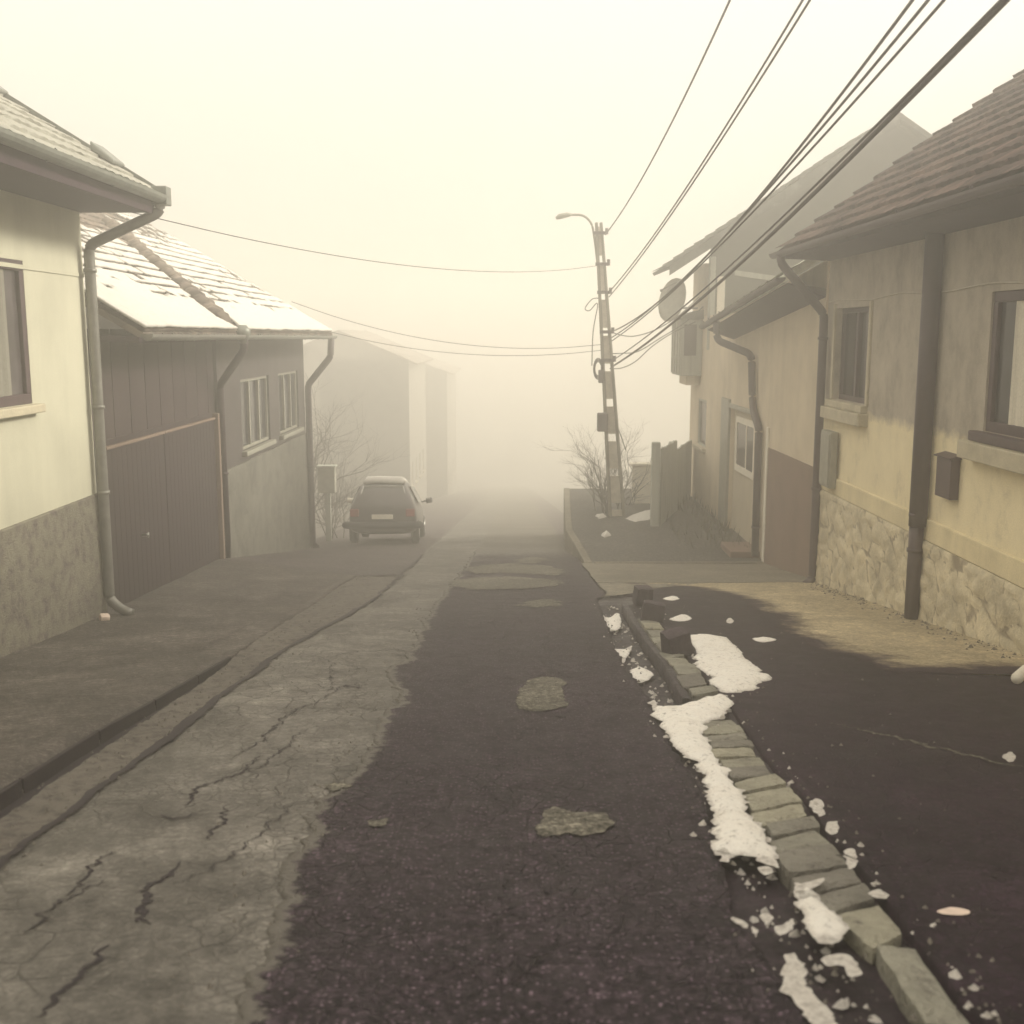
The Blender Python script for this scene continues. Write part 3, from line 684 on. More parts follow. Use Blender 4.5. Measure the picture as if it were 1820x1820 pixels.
def gutter_run(p0, p1, r, par, mat):
    p0, p1 = Vector(p0), Vector(p1); d = (p1-p0).normalized(); side = d.cross(Vector((0, 0, 1))).normalized(); b = MB(); n = 8; N_ = 24
    for k in range(N_):
        q0, q1 = p0+(p1-p0)*k/N_, p0+(p1-p0)*(k+1)/N_
        for i in range(n):
            a0, a1 = math.pi*(1+i/n), math.pi*(1+(i+1)/n)
            f = lambda q, a, rr: q+side*math.cos(a)*rr+Vector((0, 0, math.sin(a)*rr+.006*nz(q.y, q.x, .9, 77)))
            b.quad(f(q0, a0, r), f(q1, a0, r), f(q1, a1, r), f(q0, a1, r)); b.quad(f(q0, a0, r-.008), f(q0, a1, r-.008), f(q1, a1, r-.008), f(q1, a0, r-.008))
    for q in (p0, p1): b.add([q+side*math.cos(math.pi*(1+i/n))*r+Vector((0, 0, math.sin(math.pi*(1+i/n))*r)) for i in range(n+1)], [tuple(range(n+1))])
    for k in range(1, 12): 
        q = p0+(p1-p0)*k/12; b.tube([q+side*r+Vector((0, 0, .01)), q-Vector((0, 0, r+.006)), q-side*r+Vector((0, 0, .03))], .012, 5)
    return b.build('gutter', mat, par, False)
def downpipe(pts, r, par, mat, clips=(), rr=.09):
    b = MB(); b.tube(round_corners(pts, rr, 5), r, 14); o = b.build('drainpipe', mat, par, True)
    if clips:
        for (x, y, z) in clips: MB().tube([(x, y, z-.02), (x, y, z+.02)], r+.014, 14).build('clip', mat, o, True)
    return o
def plinth_relief(X, nx, y0, y1, z0, ztop, par, mat, step=.055, sc_=(2.1, 2.6), amp=.05, name='plinth', proud=.04):
    b = MB(); at = []; ny = int((y1-y0)/step); nzz = max(2, int((ztop-z0)/step)); vs = []; fs = []
    for j in range(nzz+1):
        for i in range(ny+1):
            yy = y0+(y1-y0)*i/ny; zz = z0+(ztop-z0)*j/nzz
            wy, wz = yy+.18*nz(yy, zz, 1.7, 71), zz+.14*nz(yy, zz, 1.7, 72)
            d, _ = noise.voronoi(Vector((wy*sc_[0], (wz+.127*wy)*sc_[1], .3))); rel = min(1, max(0, (d[1]-d[0])*2.4))
            edge = 1 if j < nzz else 0
            vs.append((X+nx*(proud+edge*amp*(rel**.5)*(.7+.5*nz(yy, zz, 4, 73))), yy, zz)); at.append(rel)
    for j in range(nzz):
        for i in range(ny): k = j*(ny+1)+i; fs.append((k, k+1, k+ny+2, k+ny+1))
    m = len(vs); b.add(vs, fs)
    b.add([(X-nx*.05, y0, ztop), (X-nx*.05, y1, ztop), (X+nx*proud, y1, ztop), (X+nx*proud, y0, ztop)], [(0, 1, 2, 3)]); at += [1]*4
    b.add([(X-nx*.05, y1, z0), (X-nx*.05, y1, ztop), (X+nx*proud, y1, ztop), (X+nx*proud, y1, z0)], [(0, 1, 2, 3)]); at += [1]*4
    b.attr = at; return b.build(name, mat, par, True)

# ------------------------------------------------------------------ LEFT, near: cream house
h1 = empty('house', 'cream plastered house with mottled grey plinth, nearest on the left', 'house', (XL, 8, -1.2))
Y1 = 12.42
wall_mb(XL, 1, -6, Y1, -2.2, 3.0, [(9.0, 10.9, .98, 2.36)]).build('wall', 'cream_wall', h1)
MB().hexa([(XL-.1, -6, -2.3), (XL+.045, -6, -2.3), (XL+.045, Y1+.02, -2.3), (XL-.1, Y1+.02, -2.3), (XL-.1, -6, -.12), (XL+.03, -6, -.14), (XL+.03, Y1+.02, -.14), (XL-.1, Y1+.02, -.12)]).build('plinth', 'mottled_plinth', h1, False, .012)
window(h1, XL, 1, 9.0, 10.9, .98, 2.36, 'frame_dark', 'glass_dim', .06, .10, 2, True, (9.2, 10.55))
MB().box(XL+.0, XL+.012, -6, Y1, 2.28, 2.32).build('plaster_band', 'cream_wall', h1)
# soffit box, fascia, roof
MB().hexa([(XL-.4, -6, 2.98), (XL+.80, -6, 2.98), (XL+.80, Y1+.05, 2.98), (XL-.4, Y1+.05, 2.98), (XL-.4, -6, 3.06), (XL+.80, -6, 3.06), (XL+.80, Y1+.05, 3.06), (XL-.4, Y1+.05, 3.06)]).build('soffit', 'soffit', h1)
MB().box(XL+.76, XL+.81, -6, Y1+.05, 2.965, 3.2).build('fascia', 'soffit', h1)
sl1 = Vector((-1.0, 0, .62)).normalized()
roof_sheet((XL+.84, -6, 3.19), (0, 1, 0), sl1, 15, 92, .32, .201, 'frosted_tiles', 'roof', h1, .028, 1)
MB().prism([(XL, Y1, 2.97), (XL-6, Y1, 2.97), (XL-3.6, Y1, 5.3), (XL-.15, Y1, 3.45)], (0, -.2, 0)).build('gable', 'cream_wall', h1)
vg = MB(); e = Vector((XL+.84, Y1+.10, 3.17))
vg.hexa([e+d+Vector((0, w, 0)) for d in (Vector((0, 0, -.12)), ) for w in (0, .05)][:0] or
        [e+Vector((0, 0, -.14)), e+Vector((0, .05, -.14)), e+sl1*4.8+Vector((0, .05, -.14)), e+sl1*4.8+Vector((0, 0, -.14)),
         e+Vector((0, 0, .09)), e+Vector((0, .05, .09)), e+sl1*4.8+Vector((0, .05, .09)), e+sl1*4.8+Vector((0, 0, .09))])
vg.build('verge_board', 'zinc', h1)
gutter_run((XL+.89, -6, 3.2), (XL+.89, Y1+.12, 3.16), .085, h1, 'zinc')
MB().box(XL+.80, XL+.97, Y1-.02, Y1+.16, 3.06, 3.26).build('gutter_end', 'zinc', h1, False, .01)
px = XL+.10; py_ = Y1-.06
downpipe([(XL+.88, Y1+.04, 3.1), (XL+.86, Y1+.04, 2.98), (px+.0, py_, 2.62), (px, py_, -1.38), (px+.16, py_-.02, -1.5), (px+.26, py_-.03, -1.53)], .058, h1, 'pipe_grey', [(px, py_, 2.35), (px, py_, .85), (px, py_, -.12)])
# snow-dusted ridge caps at the verge
for u0, u1 in ((.45, .72), (1.9, 2.35)):
    a_, b_ = e+sl1*u0, e+sl1*u1
    MB().hexa([a_+Vector((0, -.3, .05)), a_+Vector((0, .08, .05)), b_+Vector((0, .08, .05)), b_+Vector((0, -.3, .05)), a_+Vector((.02, -.3, .10)), a_+Vector((.02, .08, .10)), b_+Vector((0, .08, .16)), b_+Vector((0, -.3, .16))]).build('verge_cap', 'zinc', h1, False, .02)

# ------------------------------------------------------------------ LEFT, second: dark house with gate and snowy roof
XL2 = -4.85
h2 = empty('house', 'dark low house with snow-covered tile roof behind the maroon gate', 'house', (XL2, 19, -2))
GY0, GY1 = 12.95, 17.75
# boarded wall above the gate (stands between pillar and house)
bm_ = MB(); k = 0; yy = Y1+.1
while yy < 18.0:
    w = .30; d = .005*(k % 2)
    bm_.box(XL2-.04, XL2-.012+d, yy, min(yy+w-.006, 18.0), .38, 1.72); yy += w; k += 1
bm_.build('boarding', 'brown_boards', h2)
MB().box(XL2-.10, XL2+.0, Y1+.05, 18.0, .33, .41).build('beam', 'gate_paint', h2, False, .01)
wall_mb(XL2, 1, 18.0, 25.75, -4.4, 1.72, [(19.7, 22.0, -.42, .86), (22.9, 25.0, -.42, .86)], .14).build('wall', 'grey_wall', h2)
plinth_relief(XL2, 1, 18.0, 25.8, -4.3, -.62, h2, 'grey_plinth', .09, (1.6, 2.6), .02, 'plinth', .03)
for a, c in ((19.7, 22.0), (22.9, 25.0)): window(h2, XL2, 1, a, c, -.42, .86, 'box_grey', 'glass', .1, .055, 3, True, None, 'box_grey')
MB().box(XL2-.3, XL2+.04, 18.0, 18.12, -2.4, 1.7).build('pillar', 'grey_wall', h2)
# roof with lapped courses
sl2 = Vector((-1.0, 0, .59)).normalized(); EX, EZ = -4.2, 1.68
roof_sheet((EX, Y1+.25, EZ), (0, 1, 0), sl2, 17, 67, .30, .2, 'tiles_brown', 'roof', h2, .03, 3)
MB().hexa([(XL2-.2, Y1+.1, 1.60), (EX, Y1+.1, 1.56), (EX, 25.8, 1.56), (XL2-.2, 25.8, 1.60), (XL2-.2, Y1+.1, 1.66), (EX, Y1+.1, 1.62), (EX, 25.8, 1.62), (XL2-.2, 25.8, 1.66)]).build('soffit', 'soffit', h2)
MB().prism([(XL2, 25.7, 1.6), (XL2-7, 25.7, 1.6), (-8.9, 25.7, 4.3)], (0, -.2, 0)).build('gable', 'grey_wall', h2)
gutter_run((EX+.05, Y1+.2, EZ-.02), (EX+.05, 17.1, EZ-.03), .075, h2, 'pipe_grey'); gutter_run((EX+.05, 17.15, EZ-.03), (EX+.05, 25.95, EZ-.05), .075, h2, 'zinc')
# hopper where the two gutters meet
MB().tube([(EX+.06, 17.1, EZ-.16), (EX+.06, 17.1, EZ-.05), (EX+.06, 17.1, EZ+.02), (EX+.06, 17.1, EZ+.12)], [.05, .10, .13, .06], 12).build('hopper', 'zinc', h2, True)
downpipe([(EX+.05, 17.2, 1.58), (EX+.03, 17.25, 1.42), (XL2+.10, 17.95, .85), (XL2+.10, 17.98, -2.02)], .062, h2, 'pipe', [(XL2+.1, 17.98, -.6)])
downpipe([(EX+.05, 25.5, 1.58), (EX+.02, 25.5, 1.15), (XL2+.11, 25.62, .5), (XL2+.11, 25.66, -3.25), (XL2+.22, 25.62, -3.36)], .075, h2, 'pipe', [(XL2+.11, 25.65, -1.4)])
# bare, snow-free line of cap tiles running diagonally down the roof
n2 = Vector((.59, 0, 1)).normalized(); A, B = Vector((-4.45, 17.1, 0)), Vector((-7.6, 21.2, 0))
onr = lambda x, yy, h=0: Vector((x, yy, EZ+(EX-x)*.59))+n2*h
cp = MB(); K = 16
for k in range(K):
    t0, t1 = k/K, (k+1.12)/K; p, q = A+(B-A)*t0, A+(B-A)*t1; j = random.uniform(-.03, .03)
    cp.tube([onr(p.x+j, p.y, .03), onr(q.x+j, q.y, .02)], [.15, .12], 8)
cp.build('cap_tiles', 'tiles_brown', h2, True)
# snow lying on the tiles: a thin broken sheet, thinner and striped towards the ridge, absent beside the cap line
st = .05; vs = []; fs = []; ids = {}
U = 5.0; Ls = 13.2; dirv = (B-A).normalized()
def snow_here(s, t):
    yy = Y1+.27+s; x = EX-.857*t; d = (Vector((x, yy, 0))-A); off = d.x*dirv.y-d.y*dirv.x; along_ = d.dot(dirv)
    if along_ > -.25 and abs(off) < .28+.08*nz(s, t, 3, 81): return False
    cov = .47-.15*t+.34*nz(s, t, .9, 82)+.28*nz(s, t, 3.2, 83)+.12*nz(s, t, 8, 87)
    if t < .7: cov += .5
    ph = (t/.30) % 1.0; cov -= (.16+.5*max(0, (t-.9)/2.2))*(1 if ph < .36 else -.3)
    if off < 0 and along_ > 0: cov -= .08*max(0, t-1.0)
    return cov > .12
for i in range(int(Ls/st)):
    for j in range(int(U/st)):
        s, t = i*st, j*st+.02
        if not snow_here(s+st/2, t+st/2): continue
        f = []
        for di, dj in ((0, 0), (1, 0), (1, 1), (0, 1)):
            kx = (i+di, j+dj)
            if kx not in ids:
                ss, tt = kx[0]*st, kx[1]*st+.02; p = Vector((EX, Y1+.27+ss, EZ))+sl2*(tt+.02*nz(ss, tt, 6, 84))+n2*(.052+.012*nz(ss, tt, 2, 85))
                p.y += .02*nz(ss, tt, 7, 86); ids[kx] = len(vs); vs.append(p)
            f.append(ids[kx])
        fs.append(tuple(f))
b = MB(); b.add(vs, fs); o = b.build('roof_snow', 'roof_snow', None, True)
so = o.modifiers.new('thick', 'SOLIDIFY'); so.thickness = .03; so.offset = -1
tag(o, 'thin broken snow cover on the tile roof behind the gate', 'snow cover')
# the gate, a thing of its own
gt = empty('gate', 'dark maroon two-leaf driveway gate under the snowy roof', 'gate', (XL2, 15.3, -1.9))
gm = (GY0+GY1)/2-.0
for (a, c) in ((GY0, 15.15), (15.17, GY1)):
    lf = MB(); lf.box(XL2+.0, XL2+.03, a, c, -2.05 if a > 15 else -1.8, .30)
    k = a+.02
    while k < c-.1: lf.box(XL2+.03, XL2+.032, k, min(k+.165, c-.02), -1.78, .26); k += .175
    lo = lf.build('leaf', 'gate_paint', gt)
    MB().box(XL2-.01, XL2+.055, a, c, .30, .335).build('top_rail', 'dado', lo, False, .006)
    if a < 15: MB().tube([(XL2+.035, 14.05, -.92), (XL2+.10, 14.05, -.92), (XL2+.12, 14.05, -.92)], [.018, .018, .04], 10).build('knob', 'chrome', lo, True)
MB().box(XL2+.0, XL2+.10, GY1+.01, GY1+.10, -2.1, .40).build('post', 'dado', gt, False, .01)

# ------------------------------------------------------------------ RIGHT, near: stained house with rubble plinth
h3 = empty('house', 'stained plaster house with rubble stone plinth and dark tiles, nearest on the right', 'house', (XR, 10, -1.4))
Y3 = 16.3
W1 = (14.35, 15.85, .74, 2.02); W2 = (8.7, 10.75, .72, 2.06)
wall_mb(XR, -1, -5, Y3, -2.6, 2.9, [W1, W2], .2).build('wall', 'stained_wall', h3)
MB().box(XR-.035, XR+.1, -5, Y3+.01, -.60, -.36).build('plaster_band', 'cream_band', h3, False, .012)
plinth_relief(XR, -1, -2.5, Y3+.02, -2.5, -.604, h3, 'rubble', .042, (2.6, 4.2), .05, 'plinth', .03)
w = window(h3, XR, -1, *W1, 'frame_dark', 'glass', .14, .07, 2, False)
MB().box(XR-.09, XR+.05, W1[0]-.06, W1[1]+.10, W1[2]-.10, W1[2]-.003).build('sill', 'sill', w, False, .012)
MB().box(XR-.14, XR+.05, W1[0]-.10, W1[1]+.14, W1[2]-.27, W1[2]-.104).build('sill', 'sill', w, False, .012)
for a, c in ((W1[0]-.09, W1[0]-.003), (W1[1]+.003, W1[1]+.09)): MB().box(XR-.03, XR+.02, a, c, W1[2], W1[3]+.06).build('surround', 'sill', w, False, .008)
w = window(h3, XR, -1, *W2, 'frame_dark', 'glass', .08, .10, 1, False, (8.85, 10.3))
MB().box(XR-.10, XR+.05, W2[0]-.1, W2[1]+.12, W2[2]-.10, W2[2]-.003).build('sill', 'frame_dark', w, False, .012)
MB().box(XR-.16, XR+.05, W2[0]-.12, W2[1]+.22, W2[2]-.28, W2[2]-.104).build('sill', 'sill', w, False, .012)
EX3, EZ3 = 3.9, 2.86
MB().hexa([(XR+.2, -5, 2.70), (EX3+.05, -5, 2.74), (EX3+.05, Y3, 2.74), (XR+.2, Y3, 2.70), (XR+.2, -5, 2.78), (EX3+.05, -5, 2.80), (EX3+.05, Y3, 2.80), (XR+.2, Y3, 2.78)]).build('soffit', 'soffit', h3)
sl3 = Vector((1, 0, .73)).normalized()
roof_sheet((EX3-.02, -5, EZ3+.0), (0, 1, 0), sl3, 17, 106, .34, .2025, 'tiles_dark', 'roof', h3, .045, 5)
MB().prism([(XR, Y3, 2.7), (XR+7.5, Y3, 2.7), (XR+3.7, Y3, 5.9), (XR, Y3, 3.25)], (0, -.2, 0)).build('gable', 'stained_wall', h3)
gutter_run((EX3-.06, -5, EZ3+.0), (EX3-.06, Y3+.2, EZ3-.04), .07, h3, 'pipe')
gx = XR-.10
downpipe([(EX3-.05, 16.1, 2.78), (EX3-.04, 16.1, 2.66), (gx, 16.14, 1.95), (gx, 16.14, -1.98), (gx-.12, 16.1, -2.06)], .062, h3, 'pipe', [(gx, 16.14, 1.6), (gx, 16.14, -.6)])
downpipe([(gx-.01, 12.02, 2.74), (gx-.01, 12.02, -.45)], .098, h3, 'pipe'); downpipe([(gx-.02, 12.02, -.3), (gx-.02, 12.02, -1.50)], .078, h3, 'pipe', [(gx-.02, 12.02, -.72), (gx-.02, 12.02, -.32)])
# wire stapled along the plaster
b = MB(); pts = [(XR-.012, 16.2-.5*i, 2.12+.02*math.sin(i*1.3)) for i in range(15)]; b.tube(smooth_path(pts, 3), .009, 5)
tag(b.build('wall_cable', 'frame_light', None, True), 'thin pale cable stapled along the right house wall above its windows', 'cable')
mc = empty('meter_cabinet', 'pale grey meter cabinet on the right house wall beside its corner pipe', 'meter cabinet', (XR, 15.7, -.2))
MB().box(XR-.14, XR-.037, 15.38, 15.88, -.50, .30).build('body', 'box_grey', mc, False, .012)
MB().box(XR-.155, XR-.142, 15.42, 15.84, -.46, .26).build('door', 'box_grey', mc, False, .006)
mb = empty('mailbox', 'small dark mailbox on the right house wall beside the thick pipe', 'mailbox', (XR, 11.4, .1))
MB().box(XR-.10, XR-.004, 11.22, 11.62, -.04, .38).build('body', 'frame_dark', mb, False, .01)
MB().hexa([(XR-.125, 11.2, .383), (XR-.004, 11.2, .383), (XR-.004, 11.64, .383), (XR-.125, 11.64, .383), (XR-.125, 11.2, .395), (XR-.004, 11.2, .43), (XR-.004, 11.64, .43), (XR-.125, 11.64, .395)]).build('lid', 'frame_dark', mb)

# ------------------------------------------------------------------ RIGHT, second: pinkish house with tall gable
XR2 = 4.65
h4 = empty('house', 'pinkish plaster house with brown dado, door and tall gable, second on the right', 'house', (XR2, 22, -2.5))
D = (21.0, 23.35, -2.5, .12); SW = (26.3, 27.5, -1.05, .10)
w = wall_mb(XR2, -1, Y3+.22, 28.7, -3.6, 1.75, [D, SW], .16)
w.prism([(XR2, Y3+.22, 1.752), (XR2, 27.0, 1.752), (XR2, 27.0, 2.1), (XR2, 23.3, 2.12), (XR2, Y3+.22, 2.75)], (.2, 0, 0))
w.box(XR2+.0, XR2+.3, 27.0, 28.7, 1.752, 3.35)
w.build('wall', 'pink_wall', h4)
MB().box(XR2-.02, XR2+.05, Y3+.2, 19.75, -3.4, -.36).build('dado', 'dado', h4)
MB().box(XR2-.035, XR2+.04, 19.76, 19.9, -2.6, .0).build('door_trim', 'white_paint', h4)
d = MB(); d.box(XR2+.08, XR2+.13, D[0]+.02, D[1]-.02, -2.46, .10)
do = d.build('door', 'door_cream', h4)
MB().box(XR2+.06, XR2+.078, 21.3, 22.9, -1.02, -.14).build('pane', 'glass_dim', do)
f = MB(); f.box(XR2+.045, XR2+.079, 21.18, 21.3, -1.15, -.02); f.box(XR2+.045, XR2+.079, 22.9, 23.02, -1.15, -.02); f.box(XR2+.045, XR2+.079, 21.3, 22.9, -.14, -.02); f.box(XR2+.04, XR2+.079, 21.3, 22.9, -1.15, -1.02)
f.box(XR2+.05, XR2+.079, 21.95, 22.02, -1.02, -.14); f.build('pane_frame', 'white_paint', do)
MB().box(XR2-.05, XR2+.16, 23.36, 24.2, -2.6, .30).build('door_post', 'box_grey', h4, False, .01)
MB().box(XR2-.04, XR2+.16, 20.9, 23.355, .125, .22).build('lintel', 'box_grey', h4, False, .01)
MB().box(XR2-.55, XR2-.0, 20.2, 21.2, -2.5, -2.36).build('step', 'dado', h4, False, .02)
window(h4, XR2, -1, *SW, 'wood_grey', 'glass_dim', .08, .06, 1, True)
# low eave roof, its outer edge dropping away from the viewer
e0, e1 = Vector((4.02, Y3+.25, 2.55)), Vector((4.05, 23.3, 1.90)); u = Vector((1, 0, .6))
lr = MB(); n = 24; g = []
for k in range(n+1):
    p = e0+(e1-e0)*k/n
    for j in range(13):
        q = p+u*(2.9*j/12)+Vector((0, 0, .035*((j % 2) == 0)+.012*nz(k*.5, j, 1, 91))); g.append(q)
lr.add(g, [(k*13+j, (k+1)*13+j, (k+1)*13+j+1, k*13+j+1) for k in range(n) for j in range(12)])
q = [e0, e1, e1+u*2.9, e0+u*2.9]; lr.hexa([p-Vector((0, 0, .14)) for p in q]+[p-Vector((0, 0, .01)) for p in q])
lr.build('porch_roof', 'frosted_metal', h4)
s0, s1 = e0+Vector((.05, 0, -.14)), e1+Vector((.05, 0, -.14))
MB().hexa([s0, s1, Vector((XR2+.1, 23.3, s1.z-.10)), Vector((XR2+.1, Y3+.25, s0.z-.10)), s0+Vector((0, 0, -.012)), s1+Vector((0, 0, -.012)), Vector((XR2+.1, 23.3, s1.z-.24)), Vector((XR2+.1, Y3+.25, s0.z-.24))]).build('soffit', 'soffit', h4)
gutter_run(e0+Vector((-.05, 0, -.06)), e1+Vector((-.05, .1, -.06)), .075, h4, 'pipe')
hx = XR2-.09
downpipe([(4.02, 21.9, 1.90), (4.03, 21.85, 1.55), (hx-.02, 21.0, 1.28), (hx, 20.9, .50), (hx, 20.75, .22), (hx, 20.25, -.05), (hx, 20.22, -2.45)], .07, h4, 'pipe', [(hx, 20.22, -1.9)], .14)
# tall gable block
GYf, GYb = 26.2, 28.7
MB().box(XR2-.02, XR2+.10, GYf-.06, GYf+.2, 1.3, 3.45).build('corner_post', 'wood_grey', h4)
MB().box(XR2+.15, XR2+.33, GYf-.05, GYf+.0, 1.9, 3.0).build('gable_window', 'white_paint', h4)
MB().hexa([(5.2, GYf-.06, 3.02), (6.8, GYf-.06, 2.80), (6.8, GYf-.0, 2.80), (5.2, GYf-.0, 3.02), (5.2, GYf-.06, 3.14), (6.8, GYf-.06, 2.92), (6.8, GYf-.0, 2.92), (5.2, GYf-.0, 3.14)]).build('tie_beam', 'wood_grey', h4)
ee = at_depth(1186, 474, 26.0); pk = at_depth(1592, 205, 26.0); up_ = (pk-ee).normalized(); ln = (pk-ee).length
rl = lambda x: ee.z+(x-ee.x)*up_.z/up_.x-.05
MB().prism([(XR2+.02, GYf, 1.2), (13.4, GYf, 1.2), (13.4, GYf, rl(2*pk.x-13.4)), (pk.x, GYf, rl(pk.x)), (XR2+.02, GYf, rl(XR2+.02))], (0, .25, 0)).build('gable_wall', 'gable_plaster', h4)
roof_sheet((ee.x, 25.75, ee.z), (0, 1, 0), up_, int(ln/.32), 15, .32, .2, 'tiles_grey', 'roof', h4, .035, 8)
dn = Vector((up_.x, 0, -up_.z)); tp = ee+up_*ln
MB().hexa([Vector((tp.x, 25.75, tp.z-.1)), Vector((tp.x, 28.8, tp.z-.1)), Vector((tp.x, 28.8, tp.z-.1))+dn*6, Vector((tp.x, 25.75, tp.z-.1))+dn*6, Vector((tp.x, 25.75, tp.z+.03)), Vector((tp.x, 28.8, tp.z+.03)), Vector((tp.x, 28.8, tp.z+.03))+dn*6, Vector((tp.x, 25.75, tp.z+.03))+dn*6]).build('roof', 'tiles_grey', h4)
br = ee+Vector((.02, -.28, -.05))
MB().hexa([br+Vector((0, 0, -.16)), br+Vector((0, .05, -.16)), br+up_*(ln)+Vector((0, .05, -.2)), br+up_*(ln)+Vector((0, 0, -.2)), br+Vector((0, 0, .06)), br+Vector((0, .05, .06)), br+up_*ln+Vector((0, .05, .06)), br+up_*ln+Vector((0, 0, .06))]).build('verge_board', 'tiles_grey', h4)
# oriel box hanging on the far end of the street wall
ob = MB(); ob.box(4.12, XR2-.003, 27.1, 28.5, .66, 2.02); o = ob.build('oriel', 'wood_grey', h4, False, .02)
f = MB()
for k in range(4): f.box(4.09, 4.117, 27.14+k*.42, 27.22+k*.42, .7, 1.98)
f.box(4.10, 4.117, 27.1, 28.5, 1.05, 1.12); f.build('mullion', 'box_grey', o)
MB().box(4.2, 4.5, 27.085, 27.098, 1.15, 1.9).build('pane', 'glass_dim', o)
MB().box(4.3, XR2-.003, 27.3, 28.4, .42, .657).build('corbel', 'pink_wall', o, False, .03)
MB().hexa([(4.02, 27.0, 2.03), (XR2, 27.0, 2.03), (XR2, 28.6, 2.03), (4.02, 28.6, 2.03), (4.02, 27.0, 2.08), (XR2, 27.0, 2.25), (XR2, 28.6, 2.25), (4.02, 28.6, 2.08)]).build('oriel_roof', 'tiles_grey', o)
# satellite dish on its bracket
sd = empty('satellite_dish', 'grey satellite dish on a bracket beside the tall gable', 'satellite dish', at_depth(1200, 535, 27.5))
c = at_depth(1200, 535, 27.5); b = MB(); nn = 20; vs = [c+Vector((0, .08, 0))]; fs = []
ax = Vector((-.75, -.6, .25)).normalized(); e1_ = ax.cross(Vector((0, 0, 1))).normalized(); e2_ = ax.cross(e1_)
for r_, dep in ((.2, .01), (.38, .05), (.55, .11)):
    for j in range(nn): a = 2*math.pi*j/nn; vs.append(c+e1_*math.cos(a)*r_*.8+e2_*math.sin(a)*r_+ax*dep)
vs[0] = c
for j in range(nn): fs.append((0, 1+j, 1+(j+1) % nn))
for k in range(2):
    for j in range(nn): fs.append((1+k*nn+j, 1+(k+1)*nn+j, 1+(k+1)*nn+(j+1) % nn, 1+k*nn+(j+1) % nn))
b.add(vs, fs); o = b.build('dish', 'box_grey', sd, True); s_ = o.modifiers.new('t', 'SOLIDIFY'); s_.thickness = .02
MB().tube([c, c-ax*.25+Vector((0, 0, -.1)), Vector((4.6, 27.6, 2.3))], .025, 8).build('bracket', 'pipe', sd)
MB().tube([c-e2_*.5, c+ax*.5-e2_*.15, c+ax*.55-e2_*.1], [.015, .015, .04], 8).build('receiver_arm', 'pipe', sd)

# ------------------------------------------------------------------ fence, white wall, step at the end of the terrace
fe = empty('fence', 'grey plank fence with a tall ragged top beside the pinkish house', 'fence', (3.6, 25, TZ))
A, B = Vector((3.22, 23.7, 0)), Vector((4.58, 28.0, 0)); pl = MB(); n = 15
for k in range(n):
    p, q = A+(B-A)*(k+.05)/n, A+(B-A)*(k+.93)/n; h = 1.74-(.22 if k > 6 else 0)+random.uniform(-.02, .02); m = (p+q)/2; dd = Vector((.03, -.01, 0))
    pl.prism([(p.x, p.y, TZ), (q.x, q.y, TZ), (q.x, q.y, TZ+h-.04), (m.x, m.y, TZ+h), (p.x, p.y, TZ+h-.04)], dd)
pl.build('planks', 'wood_grey', fe)
for (P_, h) in ((A, 1.86), (A+(B-A)*.5, 1.66)): MB().box(P_.x-.19, P_.x-.01, P_.y-.10, P_.y+.08, TZ, TZ+h).build('post', 'wood_grey', fe, False, .02)
ww = MB(); ww.box(2.98, 3.6, 26.9, 27.15, TZ-1, TZ+.95); ww.box(2.93, 3.65, 26.85, 27.2, TZ+.953, TZ+1.02)
tag(ww.build('garden_wall', 'white_paint', None, False, .015), 'short white garden wall between the pole and the plank fence', 'wall')

def plane_blob(outline, z, label, seed):
    P = []
    for p in outline:
        a, f, d_ = ray(*p); t = (z-CAMH)/d_; P.append(Vector((a*t, f*t)))
    n = len(P); D = []
    for i in range(n):
        for k in range(6):
            q = P[i]+(P[(i+1) % n]-P[i])*k/6; D.append(q+Vector((nz(q.x, q.y, 5, seed), nz(q.x, q.y, 5, seed+1)))*.06)
    m_ = sum(D, Vector((0, 0)))/len(D); vs = [(q.x, q.y, z) for q in D]+[(m_.x+(q.x-m_.x)*.7, m_.y+(q.y-m_.y)*.7, z+.05+.02*nz(q.x, q.y, 4, seed)) for q in D]; k = len(D)
    b = MB(); b.add(vs+[(m_.x, m_.y, z+.06)], [(i, (i+1) % k, k+(i+1) % k, k+i) for i in range(k)]+[(k+i, k+(i+1) % k, 2*k) for i in range(k)])
    return tag(b.build('snow_patch', 'roof_snow', None, True), label, 'snow patch', 'snow flecks on the raised pavement')
plane_blob([(1112, 922), (1130, 914), (1150, 908), (1168, 906), (1170, 918), (1150, 924), (1128, 928)], TZ+.022, 'snow fleck at the foot of the plank fence on the raised pavement', 130)
plane_blob([(1058, 918), (1072, 914), (1078, 919), (1066, 923)], TZ+.022, 'small snow fleck left of the pole, the farther of two', 133)
plane_blob([(1066, 950), (1080, 946), (1086, 952), (1074, 956)], TZ+.022, 'small snow fleck left of the pole, the nearer of two', 136)
